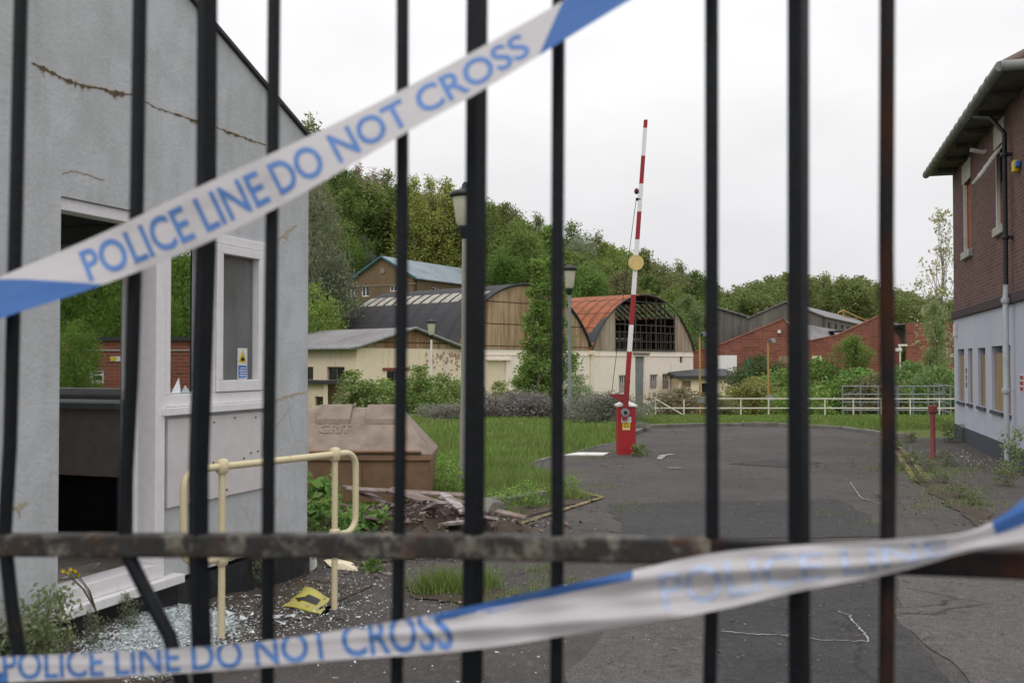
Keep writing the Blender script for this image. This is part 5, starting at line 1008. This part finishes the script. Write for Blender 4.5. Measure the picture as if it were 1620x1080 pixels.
T('sapling', 868, 352, 33, None, (.085, .14, .03), 'tall slim birch sapling beside the grey lamp post', rz=1.1, wide=1.25); T('sapling', 850, 405, 32, None, (.08, .13, .028), 'shorter birch sapling joined to the left of the tall one', wide=1.3)
T('sparse', 1487, 335, 62, None, (.17, .19, .10), 'tall sparse pale birch beside the office building corner', rz=.4); T('broad_b', 1480, 478, 56, None, (.10, .14, .05), 'weeping green tree tucked behind the office building corner', wide=.62)
T('broad_b', 1350, 530, 52, None, (.07, .115, .025), 'bright green young tree in front of the second brick gable', wide=1.35)
for px, yt, Yd, kd, lb in ((150, 300, 44, 'broad_a', 'leafy tree over the brick outbuilding seen through the gatehouse doorway'), (215, 340, 40, 'broad_b', 'dark tree right of the brick outbuilding seen through the gatehouse doorway'), (290, 360, 38, 'broad_a', 'tree filling the broken window pane of the gatehouse'), (95, 330, 38, 'broad_b', 'tree left of the brick outbuilding seen through the gatehouse doorway'), (120, 500, 27, 'broad_a', 'low leafy tree in front of the brick outbuilding'), (262, 470, 33, 'broad_b', 'ivy covered tree behind the broken window pane')): T(kd, px, yt, Yd, None, (.08, .14, .022), lb, wide=.85)
# the mass of the wood behind, and the far wood on the right
def wood(name, spots):
    Vs, Fs, n = [], [], 0; rg = np.random.default_rng(77)
    for kd, x, y, H, z in spots:
        p = PROTO[kd]; a = rg.random() * 6.28; s = H / p['H']; w = s * rg.uniform(.95, 1.35); c_, s_ = math.cos(a) * w, math.sin(a) * w; v = p['V'].astype(np.float32).reshape(-1, 4, 3); v = v[rg.random(len(v)) < .5]; m_ = v.mean(1, keepdims=True); v = (m_ + (v - m_) * 1.4).reshape(-1, 3); f4 = np.arange(len(v)).reshape(-1, 4)
        Vs.append(np.stack([v[:, 0] * c_ - v[:, 1] * s_ + x, v[:, 0] * s_ + v[:, 1] * c_ + y, v[:, 2] * s + z], 1)); Fs.append(f4 + n); n += len(v)
    return np.concatenate(Vs), np.concatenate(Fs)
def sky_y(px): return float(np.interp(px, [440, 490, 520, 560, 610, 660, 712, 760, 800, 850, 880, 920, 960, 1000, 1050, 1090, 1120, 1150, 1200, 1240, 1300, 1350, 1420, 1465, 1520, 1640], [290, 285, 275, 268, 275, 288, 292, 312, 330, 350, 356, 366, 378, 396, 412, 434, 446, 458, 442, 436, 434, 440, 455, 472, 470, 470]))
sp1, sp2, sp3 = [], [], []
rg = random.Random(31)
for Yd in (108, 116, 124, 132, 141):
    px = 440 + rg.uniform(0, 20)
    while px < 1130:
        q = at(px, sky_y(px) + rg.uniform(6, 22) + max(0, (124 - Yd)) * rg.uniform(1.0, 3.0), Yd + rg.uniform(-3, 3)); z = hz(q.x, q.y)
        H = q.z - z
        if H > 3 and not (-17 < q.x < 3 and q.y < 119): (sp1 if rg.random() < .5 else sp3).append((rg.choice(['broad_a', 'broad_b', 'willow', 'broad_a']), q.x, q.y, H, z - .2))
        px += rg.uniform(26, 40)
for Yd in (84, 92, 99):
    px = 455 + rg.uniform(0, 20)
    while px < 640:
        q = at(px, rg.uniform(400, 470) - (Yd - 84) * 3, Yd); z = hz(q.x, q.y); H = q.z - z
        if q.x < -20 - (Yd - 84) * .1: sp3.append((rg.choice(['broad_a', 'broad_b']), q.x, q.y, max(4, H), z - .2))
        px += rg.uniform(22, 36)
for Yd in (150, 160, 172, 185):
    px = 1120 + rg.uniform(0, 20)
    while px < 1640:
        q = at(px, sky_y(px) + rg.uniform(-2, 8) + (172 - Yd) * .25, Yd + rg.uniform(-4, 4)); z = hz(q.x, q.y); sp2.append((rg.choice(['broad_a', 'broad_b', 'poplar', 'airy']), q.x, q.y, q.z - z, z - .2)); px += rg.uniform(18, 30)
for nm, sp_w, col in (('wood', sp1, (.060, .095, .022)), ('wood', sp3, (.085, .115, .030)), ('far_wood', sp2, (.075, .10, .030))):
    V_, F_ = wood(nm, sp_w); o = link(nm, mesh_np(nm, V_, F_), M['leaf']); o.color = (*col, 1); tag(o, kind='stuff')
# ------------------------------------------------------------------ BUSHES
for nm, H, base, rad, prof_, nc, per, size, seed in (('bush', 1.6, .05, 1.0, dome, 60, 70, .05, 21), ('heath', 1.0, .02, .95, dome, 70, 90, .032, 22), ('shrub', 2.2, .1, 1.0, lambda t: max(.2, 1 - .6 * t) * (.8 + .3 * math.sin(12 * t)), 60, 46, .055, 23)):
    proto(nm, H, base, rad, prof_, nc, per, size, seed, .03, 'bark', 26, (.22, .4))
def bush(kd, px, ytop, Y, wide, col, label, grp=None):
    q = at(px, ytop, Y); z = hz(q.x, Y); return tree(kd, q.x, Y, q.z - z, col, label, grp, wide=wide, cat='bush', name='bush')
for a in (('shrub', 558, 582, 33, 1.5, (.085, .13, .035), 'tall pale leafed bush in front of the cream wing window'), ('bush', 610, 597, 34, 1.6, (.10, .15, .04), 'wide green bush left of the small white lamp post'), ('shrub', 662, 575, 33, 1.3, (.09, .14, .035), 'upright bush in front of the small white lamp post'), ('bush', 700, 590, 35, 1.3, (.08, .12, .03), 'green bush just left of the tall lamp post'),
          ('heath', 705, 634, 29, 1.9, (0.101, 0.108, 0.083), 'low grey heath bush at the lawn edge left of the tall lamp post'), ('heath', 818, 616, 30, 2.1, (0.09, 0.09, 0.076), 'large grey lavender mound left of the birch saplings'), ('heath', 866, 630, 30, 1.6, (0.083, 0.086, 0.065), 'grey mound at the foot of the birch saplings'), ('heath', 930, 622, 29, 1.7, (0.094, 0.101, 0.072), 'grey mound right of the grey lamp post'), ('heath', 968, 618, 27, 1.5, (0.086, 0.097, 0.068), 'grey green mound touching the barrier cabinet'), ('heath', 1012, 662, 23.5, 1.1, (0.101, 0.112, 0.09), 'silvery low mound right behind the barrier cabinet'),
          ('shrub', 915, 590, 36, 1.3, (.14, .18, .09), 'white flowering bush behind the grey mounds'), ('shrub', 792, 600, 40, 1.2, (.11, .15, .05), 'small bush in front of the cream roller door'), ('bush', 1075, 612, 44, 1.9, (.085, .08, .04), 'brownish bush in front of the low cream lean-to'), ('bush', 1198, 562, 60, .95, (.035, .055, .018), 'dark ivy mound right of the green cabinet'), ('bush', 1188, 596, 50, 1.3, (.11, .12, .035), 'yellow green bush left of the slim yellow pole'),
          ('bush', 1238, 584, 52, 1.3, (.075, .12, .028), 'green bush right of the slim yellow pole'), ('bush', 1300, 566, 53, 1.2, (.06, .11, .022), 'big rounded green bush below the valley of the brick gables'), ('bush', 1352, 582, 50, 1.4, (.07, .13, .028), 'wide bush at the foot of the bright young tree'), ('bush', 1395, 590, 48, 1.2, (.09, .09, .045), 'twiggy bush inside the metal hurdles'), ('bush', 1446, 572, 50, 1.5, (.06, .11, .03), 'dark green bush right of the camera pole'), ('bush', 1490, 580, 46, 1.1, (.07, .115, .035), 'green bush beside the office building corner'), ('bush', 1140, 622, 46, 1.3, (.07, .09, .03), 'low bush behind the thin bar right of the barrier'), ('shrub', 745, 590, 46, 1.0, (.05, .085, .02), 'ivy bush against the right end of the cream wing'), ('bush', 1270, 604, 46, 1.4, (.08, .13, .03), 'low green bush behind the right thick bar')): bush(*a)
# ------------------------------------------------------------------ WEEDS
proto('weed', .5, .03, .20, lambda t: .6 + .5 * t, 40, 8, .024, 41, .006, 'bark', 20, (.25, .45)); PROTO['weed']['bark'] = M['stem']
proto('dock', .35, .0, .26, lambda t: 1 - .5 * t, 26, 7, .042, 42, .006, 'bark', 14, (.3, .5)); PROTO['dock']['bark'] = M['stem']
def weed(kd, px, py, H, label, grp, wide=1.0, col=(.08, .13, .04), z=0): p = g(px, py); return tree(kd, p.x, p.y, H, col, label, grp, wide=wide, z=z, cat='weed', name='weed')
for i, (px, py, H, w) in enumerate(((52, 1108, .40, .8), (84, 1092, .38, .8), (70, 1112, .30, 1.0), (20, 1124, .34, .9))): weed('weed', px, py, H, 'leafy weed at the foot of the gatehouse plinth under the door', 'weeds below the gatehouse door', w, (.10, .13, .06), .10)
for px, py, H, w in ((150, 1060, .20, .8), (205, 1034, .22, .7), (410, 945, .2, .8)): weed('weed', px, py, H, 'small wispy weed growing against the black plinth', 'wispy weeds along the plinth', w, (.075, .095, .05), .10)
for px, py, H, w in ((498, 830, .5, 1.0), (515, 850, .36, 1.2), (575, 855, .3, 1.3), (590, 905, .14, 1.2), (545, 870, .34, 1.0)): weed('dock', px, py, H, 'broad leaved weed beside the plank heap', 'broad leaved weeds around the rubble', w, (.08, .15, .035))
for px, py, H, w in ((690, 770, .45, 1.2), (715, 785, .4, 1.2), (800, 815, .28, 1.5), (840, 805, .3, 1.3), (905, 785, .25, 1.2), (770, 830, .2, 1.5)): weed('weed', px, py, H, 'weed sprouting along the concrete kerb of the lawn', 'weeds along the lawn kerb', w, (.09, .16, .035))
weed('dock', 1013, 722, .22, 'small weed at the right foot of the red cabinet', None, 1.2, (.08, .12, .04)); weed('weed', 1603, 752, .62, 'tall weed against the blue wall below the white downpipe', None, .75, (.09, .13, .05))
for px, py, H, w in ((1415, 712, .2, 2), (1440, 735, .22, 1.8), (1470, 748, .2, 2.2), (1500, 738, .24, 1.8), (1455, 765, .16, 2), (1520, 790, .2, 1.8), (1545, 800, .16, 1.8), (1590, 770, .3, 1.6), (1425, 745, .15, 1.6), (1490, 765, .16, 1.8), (1505, 700, .4, 1.5), (1440, 700, .2, 2)): weed('weed', px, py, H, 'low weed on the cracked tarmac around the red post', 'weeds around the red post', w, (.075, .095, .04))
fl = thing('yellow_flower', GF.pt(2.36, .28, .10), 'yellow flowering weed in front of the door sill', 'flower'); 
mb, mf = MB(), MB()
for (px, py) in ((100, 903), (112, 900), (124, 909), (107, 906), (119, 903)):
    a, z = GF.uv(px, py, .12); p = GF.pt(a, z, .12); b0 = GF.pt(2.36, .28, .10); mb.tube([b0, b0.lerp(p, .5) + Vector((.01, 0, .02)), p], .003, 4)
    for k_ in range(7): v = Vector((math.cos(k_ * .9), -.2, math.sin(k_ * .9))) * .012; w = Vector((-v.z, 0, v.x)) * .35; mf.add([p, p + v * .6 + w, p + v, p + v * .6 - w], [(0, 1, 2, 3)])
mb.build('stem', M['stem'], fl); mf.build('flower_head', M['flower'], fl)
# ------------------------------------------------------------------ GRASS
from mathutils.geometry import intersect_point_tri_2d
RP = np.array([[p.x, p.y] for p in poly])
def inroad(x, y):
    c = np.zeros(len(x), bool); n = len(RP); j = n - 1
    for i in range(n):
        xi, yi, xj, yj = RP[i, 0], RP[i, 1], RP[j, 0], RP[j, 1]
        c ^= ((yi > y) != (yj > y)) & (x < (xj - xi) * (y - yi) / (yj - yi + 1e-12) + xi); j = i
    return c
def grass(name, x, y, h, w, z, seed):
    rg = np.random.default_rng(seed); n = len(x); a = rg.random(n) * 6.283; dx, dy = np.cos(a) * w / 2, np.sin(a) * w / 2; lx, ly = rg.normal(size=n) * h * .35, rg.normal(size=n) * h * .35
    V = np.stack([np.stack([x - dx, y - dy, z - .01], 1), np.stack([x + dx, y + dy, z - .01], 1), np.stack([x + lx, y + ly, z + h], 1)], 1)
    return tag(link(name, mesh_np(name, V.reshape(-1, 3), np.arange(3 * n).reshape(n, 3)), M['blade']), kind='stuff')
rg = np.random.default_rng(9)
def lawn(x0, x1, y0, y1, n, hm, wd, seed):
    x, y = rg.uniform(x0, x1, n), rg.uniform(y0, y1, n); k_ = ~inroad(x, y) & (x > -2.4 - (y - 12) * .35); x, y = x[k_], y[k_]
    clump = .55 + .45 * np.sin(x * 2.1 + np.sin(y * 1.3) * 2) * np.sin(y * 1.7 + 1) + rg.random(len(x)) * .5
    grass('grass', x, y, hm * clump * rg.uniform(.5, 1.4, len(x)), wd, hgt(x, y), seed)
lawn(-3.2, 1.2, 10.8, 16.5, 75000, .13, .010, 1); lawn(-6.5, 4, 16.5, 24, 80000, .13, .016, 2); lawn(-10, 16, 24, 28, 50000, .10, .022, 3); lawn(-10, 16, 28, 35, 75000, .06, .026, 8)
def tuft(pxs, n, r, h, seed):
    X_, Y_ = [], []
    for px, py in pxs: p = g(px, py); X_.append(rg.normal(p.x, r, n)); Y_.append(rg.normal(p.y, r * .8, n))
    x, y = np.concatenate(X_), np.concatenate(Y_); grass('grass_tuft', x, y, h * rg.uniform(.4, 1.2, len(x)), .007, np.full(len(x), .015), seed)
tuft([(700, 935), (735, 940), (680, 940), (760, 930)], 350, .07, .17, 4); tuft([(800, 950), (840, 942), (890, 950), (770, 960), (860, 905), (880, 925)], 130, .12, .06, 5)
tuft([(640, 830), (700, 822), (560, 880), (740, 812), (790, 822), (845, 800), (880, 790), (910, 790)], 260, .12, .14, 6); tuft([(1440, 725), (1470, 755), (1430, 745), (1500, 780), (1410, 705), (1540, 800), (1515, 745)], 240, .3, .09, 7); tuft([(935, 725), (900, 750), (960, 715), (880, 775), (945, 770)], 140, .2, .05, 8); tuft([(1310, 815), (1380, 830), (1460, 805), (1010, 800), (990, 810)], 90, .15, .04, 9)
def litter(name, pxs, r, n, smin, smax, mat, seed):
    rg = np.random.default_rng(seed); c = np.array([[g(*p).x, g(*p).y] for p in pxs]); k = rg.integers(0, len(c), n); u = rg.normal(size=(n, 2)) * r
    P = np.zeros((n, 3)); P[:, :2] = c[k] + u; P[:, 2] = .027; q_ = rg.uniform(smin, smax, (n, 1, 1)); V = P[:, None, :] + rg.normal(size=(n, 4, 3)) * q_ * np.array([1, 1, .35]); V[:, :, 2] = np.maximum(V[:, :, 2], .0195)
    ok = ((V.mean(1)[:, :2] - np.array(GC)) @ np.array([GF.n.x, GF.n.y]) > .05); V = V[ok]; n = len(V); b = np.arange(n)[:, None] * 4
    F_ = np.concatenate([b + [0, 1, 2], b + [0, 2, 3], b + [1, 2, 3], b + [0, 1, 3]]); return tag(link(name, mesh_np(name, V.reshape(-1, 3), F_), mat), kind='stuff')
litter('gravel', [(900, 830), (960, 760), (1010, 800), (1100, 760), (1200, 740), (1330, 820), (1400, 760), (1250, 880), (1050, 900), (1350, 960), (1500, 900), (1180, 1010)], .9, 1500, .004, .011, M['conc'], 51)
litter('gravel', [(1420, 740), (1450, 720), (1480, 760), (1540, 740), (1500, 800), (1560, 790), (1590, 830)], .5, 900, .006, .018, M['conc'], 52)
litter('dead_leaves', [(700, 880), (640, 890), (760, 870), (850, 830), (580, 905), (900, 800), (940, 740), (820, 940), (700, 930)], .3, 900, .006, .018, M['wood'], 53)
litter('dead_leaves', [(400, 950), (480, 935), (300, 1010), (350, 980), (530, 920), (230, 1040)], .18, 500, .005, .014, M['wood'], 54)
# ------------------------------------------------------------------ THE RAILINGS IN FRONT AND THE TAPE
FF = Frame((-.742, 1.5), (1, -.24), (0, -1))
def fp(px, py, o=0.0): a, z = FF.uv(px, py, o); return FF.pt(a, z, o)
gt = thing('railings', FF.pt(.7, 0), 'black painted iron railings with rusty bars and one cross rail, close in front', 'railings')
bars = [([(34, -30), (25, 350), (16, 700), (7, 850), (19, 960), (31, 1040), (36, 1110)], 20, 0), ([(222, -30), (217, 300), (208, 600), (199, 760), (198, 855), (206, 885), (236, 945), (268, 1005), (296, 1110)], 21, 0), ([(434, -30), (431, 300), (425, 700), (423, 1110)], 20, 0), ([(637, -30), (636, 400), (632, 800), (627, 1110)], 19.5, 0), ([(884, -30), (882, 400), (882, 800), (880, 1110)], 20, 0), ([(1126, -30), (1126, 500), (1127, 900), (1122, 1110)], 20.5, 0), ([(1404, -30), (1402, 400), (1406, 700), (1402, 1110)], 23, 1),
        ([(328, -30), (326, 400), (314, 750), (314, 880), (322, 1110)], 31, 0), ([(755, -30), (752, 500), (749, 900), (746, 1110)], 32, 0), ([(1263, -30), (1263, 500), (1264, 800), (1265, 1110)], 33, 0)]
for pts, wpx, rust in bars:
    P = [fp(*p) for p in pts]; r = wpx / 2 * P[len(P) // 2].y / F
    a, b = P[0], P[1]; top = a + (a - b) * ((2.55 - a.z) / (a.z - b.z)); a, b = P[-1], P[-2]; bot = a + (a - b) * ((a.z - .12) / (b.z - a.z)) if b.z - a.z > .01 else a
    P = [top] + P + [bot]
    r *= 1.06
    MB().tube(P, r, 4 if wpx > 30 else 10, True, wpx <= 30).build('bar', M['barR' if rust else 'bar'], gt)
for s_ in (-1.9, -1.7, -1.5, -1.3, -1.1, -.9, -.7, -.5, -.3, 1.6, 1.8, 2.0, 2.2, 2.4, 2.6): MB().tube([FF.pt(s_, .12), FF.pt(s_, 2.55)], .0085, 10).build('bar', M['bar'], gt)
rl_ = [(-1250, 861), (-420, 861), (0, 861), (400, 862), (700, 863), (1126, 871), (1400, 884), (1620, 892), (2500, 925)]
P = [fp(*p) for p in rl_[:-1]]; P.append(FF.pt(2.78, P[-1].z - .01)); P.insert(0, FF.pt(-2.08, P[0].z)); mb = MB(); vs = []
for p in P: vs += [p + FF.n * .014 + Vector((0, 0, -.0165)), p + FF.n * .014 + Vector((0, 0, .0165)), p - FF.n * .014 + Vector((0, 0, .0165)), p - FF.n * .014 + Vector((0, 0, -.0165))]
fs = [(0, 1, 2, 3)[::-1]] + [tuple(range(len(vs) - 4, len(vs)))]
for i in range(len(P) - 1):
    for k_ in range(4): fs.append((i * 4 + k_, i * 4 + (k_ + 1) % 4, i * 4 + 4 + (k_ + 1) % 4, i * 4 + 4 + k_))
ks = 6; v1_, v2_ = vs[:(ks + 1) * 4], vs[ks * 4:]
for vv, mt in ((v1_, M['railpaint']), (v2_, M['barR'])):
    n_ = len(vv) // 4; ff = [(3, 2, 1, 0), tuple(range(len(vv) - 4, len(vv)))] + [(i * 4 + k_, i * 4 + (k_ + 1) % 4, i * 4 + 4 + (k_ + 1) % 4, i * 4 + 4 + k_) for i in range(n_ - 1) for k_ in range(4)]
    MB().add(vv, ff).build('cross_rail', mt, gt, .004)
for s_ in (-2.08, 2.78): MB().fbox(FF, s_ - .04, s_ + .04, -.1, 2.6, -.04, .04).build('post', M['bar'], gt)
for z_ in (.2, 2.35): MB().fbox(FF, -2.05, 2.75, z_ - .018, z_ + .018, -.010, .010).build('cross_rail', M['bar'], gt)
def tapemat(name, blues, rag=0.0):
    """blues: list of (u at v=0, u at v=1, sign) half planes in metres along the tape"""
    t = NT(name); uv = t.n.new('ShaderNodeUVMap'); sp = t.n.new('ShaderNodeSeparateXYZ'); nz2 = t.n.new('ShaderNodeTexNoise'); nz2.inputs['Scale'].default_value = 9; t.link(uv.outputs[0], nz2.inputs['Vector']); ad = t.n.new('ShaderNodeVectorMath'); ad.operation = 'MULTIPLY_ADD'; t.link(nz2.outputs['Color'], ad.inputs[0]); ad.inputs[1].default_value = (0, rag, 0); t.link(uv.outputs[0], ad.inputs[2]); t.link(ad.outputs[0], sp.inputs[0]); f = None
    for u0, u1, v0, v1 in blues:           # parallelogram: u between (u0a..u0b) lines, v between v0 and v1
        lo = t.math('GREATER_THAN', sp.outputs[0], t.math('ADD', u0[0], t.math('MULTIPLY', sp.outputs[1], u0[1] - u0[0]))); hi = t.math('LESS_THAN', sp.outputs[0], t.math('ADD', u1[0], t.math('MULTIPLY', sp.outputs[1], u1[1] - u1[0])))
        k = t.math('MULTIPLY', t.math('MULTIPLY', lo, hi), t.math('MULTIPLY', t.math('GREATER_THAN', sp.outputs[1], v0), t.math('LESS_THAN', sp.outputs[1], v1))); f = k if f is None else t.math('MAXIMUM', f, k)
    c = t.mix(f, (.68, .65, .66), (.060, .17, .47)) if f is not None else (.70, .67, .68)
    t.bump(t.noise(60, 3, t.mapping((1, 1, 3))), .12, .004); t.done(c, .38, 0, .4)
    tr = t.n.new('ShaderNodeBsdfTranslucent'); t.link(c, tr.inputs['Color']) if f is not None else None
    if f is None: tr.inputs['Color'].default_value = (.8, .77, .78, 1)
    ms = t.n.new('ShaderNodeMixShader'); ms.inputs[0].default_value = .35; t.link(t.b.outputs[0], ms.inputs[1]); t.link(tr.outputs[0], ms.inputs[2]); t.link(ms.outputs[0], t.out.inputs['Surface']); return t.m
M['letter'] = plain('letter_blue', (.085, .20, .48), .45, var=.1); M['letter_pale'] = plain('letter_blue_pale', (.42, .48, .64), .5, var=.1)
class Tape:
    def __init__(s, tab, o0, wrinkle, seed, lean=True):
        x = np.array([r[0] for r in tab], float); top = np.array([r[1] for r in tab], float); bot = np.array([r[2] for r in tab], float)
        N = 240; q = np.linspace(x[0], x[-1], N); T_, B_ = np.interp(q, x, top), np.interp(q, x, bot)
        kk = np.ones(15) / 15; pad = lambda a: np.convolve(np.concatenate([np.full(7, a[0]), a, np.full(7, a[-1])]), kk, 'valid'); e0, e1 = T_[[0, -1]], B_[[0, -1]]; T_, B_ = pad(T_), pad(B_)
        cy = (T_ + B_) / 2; sl = np.gradient(cy, q); ph = np.arctan(-sl); hw = (B_ - T_) / 2 * np.cos(ph); s.q = q
        s.g = np.zeros((N, 13, 3)); rg = np.random.default_rng(seed); phs = rg.uniform(0, 6, 6); u = 0; s.u = np.zeros(N); prev = None
        for i in range(N):
            tx, ty = q[i] - hw[i] * math.sin(ph[i]), cy[i] - hw[i] * math.cos(ph[i]); bx, by = q[i] + hw[i] * math.sin(ph[i]), cy[i] + hw[i] * math.cos(ph[i])
            pt, pb = fp(tx, ty, o0), fp(bx, by, o0); wid = (pt - pb).length; ln = math.sqrt(max(0, .074 ** 2 - wid ** 2)) if lean else 0
            for j in range(13):
                v = j / 12; px, py = bx + (tx - bx) * v, by + (ty - by) * v
                wr = wrinkle(q[i]) * (math.sin(v * 9 + q[i] * .011 + phs[0]) + .6 * math.sin(v * 17 + q[i] * .023 + phs[1]) + .5 * math.sin(q[i] * .05 + v * 4 + phs[2]) + .35 * (abs(math.sin(v * 7 - q[i] * .008 + phs[3])) ** .4) + .25 * (abs(math.sin(v * 11 + q[i] * .006 + phs[4])) ** .4))
                s.g[i, j] = fp(px, py, o0 + ln * (1 - v) * .8 + wr)
            c = Vector(s.g[i, 6]); u += (c - prev).length if prev is not None else 0; prev = c; s.u[i] = u
    def U(s, px): return float(np.interp(px, s.q, s.u))
    def at(s, u, v, off=.0008):
        fi = float(np.interp(u, s.u, np.arange(len(s.u)))); i = min(int(fi), len(s.u) - 2); a = fi - i; fj = max(0, min(11.999, v * 12)); j = int(fj); b = fj - j; G_ = s.g
        p = (G_[i, j] * (1 - a) + G_[i + 1, j] * a) * (1 - b) + (G_[i, j + 1] * (1 - a) + G_[i + 1, j + 1] * a) * b
        return Vector(p) + FF.n * off
    def mesh(s, name, mat):
        N = len(s.u); idx = np.arange(N * 13).reshape(N, 13); f = np.stack([idx[:-1, :-1].ravel(), idx[1:, :-1].ravel(), idx[1:, 1:].ravel(), idx[:-1, 1:].ravel()], 1); me = mesh_np(name, s.g.reshape(-1, 3), f, True)
        uv = me.uv_layers.new(name='UVMap'); uu = np.repeat(s.u, 13); vv = np.tile(np.arange(13) / 12, N); li = np.zeros(len(me.loops), dtype=np.int32); me.loops.foreach_get('vertex_index', li); uv.data.foreach_set('uv', np.stack([uu[li], vv[li]], 1).astype(np.float32).ravel())
        return link(name, me, mat)
    def text(s, txt, px0, px1, v0, v1, mat, parent, vclip=1.0, mirror=False, bold=.018):
        me = text_mesh(txt, 1.0, bold); bm = bmesh.new(); bm.from_mesh(me); bpy.data.meshes.remove(me)
        xs_ = [v.co.x for v in bm.verts]; ys_ = [v.co.y for v in bm.verts]; x0, x1, y0, y1 = min(xs_), max(xs_), min(ys_), max(ys_); ua, ub_ = s.U(px0), s.U(px1)
        for v in bm.verts: a = (v.co.x - x0) / (x1 - x0); v.co = Vector((ua + (ub_ - ua) * ((1 - a) if mirror else a), v0 + (v1 - v0) * (v.co.y - y0) / (y1 - y0), 0))
        if v1 > vclip: bmesh.ops.bisect_plane(bm, geom=bm.verts[:] + bm.edges[:] + bm.faces[:], plane_co=(0, vclip, 0), plane_no=(0, 1, 0), clear_outer=True)
        for k in range(1, 12): bmesh.ops.bisect_plane(bm, geom=bm.verts[:] + bm.edges[:] + bm.faces[:], plane_co=(0, k / 12, 0), plane_no=(0, 1, 0))
        n = 90
        for k in range(1, n): bmesh.ops.bisect_plane(bm, geom=bm.verts[:] + bm.edges[:] + bm.faces[:], plane_co=(ua + (ub_ - ua) * k / n, 0, 0), plane_no=(1, 0, 0))
        for v in bm.verts: v.co = s.at(v.co.x, v.co.y)
        me = bpy.data.meshes.new('lettering'); bm.to_mesh(me); bm.free(); return link('lettering', me, mat, parent)
tab1 = [(-260, 552, 612), (-120, 492, 556), (0, 438, 503), (97, 398, 474), (210, 348, 434), (310, 297, 393), (430, 242, 333), (540, 190, 270), (637, 142, 212), (752, 80, 150), (882, 7, 70), (1000, -66, -2), (1150, -152, -84), (1262, -216, -150)]
t1 = Tape(tab1, .030, lambda x: .0006, 1)
m1 = tapemat('police_tape', [((-1, -1), (t1.U(150), t1.U(2)), -1, 2), ((t1.U(838), t1.U(905)), (t1.U(1010), t1.U(1070)), -1, 2)])
ob1 = tag(t1.mesh('barrier_tape', m1), 'upper white and blue police tape rising across the railings to the right', 'tape', 'police tapes on the railings')
t1.text('POLICE LINE DO NOT CROSS', 133, 832, .15, .84, M['letter'], ob1)
tab2 = [(-160, 1046, 1092), (0, 1038, 1079), (200, 1030, 1070), (410, 1016, 1056), (540, 996, 1042), (700, 970, 1033), (774, 950, 1025), (860, 932, 1010), (984, 907, 990), (1126, 872, 968), (1250, 862, 936), (1410, 853, 908), (1518, 844, 876), (1556, 846, 862), (1590, 825, 862), (1620, 792, 866), (1720, 705, 850), (1800, 660, 790), (1960, 580, 690), (2120, 520, 610)]
t2 = Tape(tab2, .034, lambda x: .0055 * min(1, max(.12, (x - 500) / 300)), 2, False)
m2 = tapemat('police_tape_folded', [((t2.U(700), t2.U(690)), (t2.U(985), t2.U(1005)), 1.0, 3), ((t2.U(1575), t2.U(1575)), (t2.U(1640), t2.U(1640)), .68, 3), ((-1, -1), (t2.U(12), t2.U(12)), -1, .6)], .35)
ob2 = tag(t2.mesh('barrier_tape', m2), 'lower crumpled police tape sagging across the railings to a twist at the right', 'tape', 'police tapes on the railings')
t2.text('POLICE LINE DO NOT CROSS', 5, 715, .06, 1.2, M['letter'], ob2)
t2.text('POLICE LINE', 1045, 1500, .16, .84, M['letter_pale'], ob2)
t2.text('POLICE', 770, 960, .22, .78, M['letter_pale'], ob2, mirror=True) if False else None
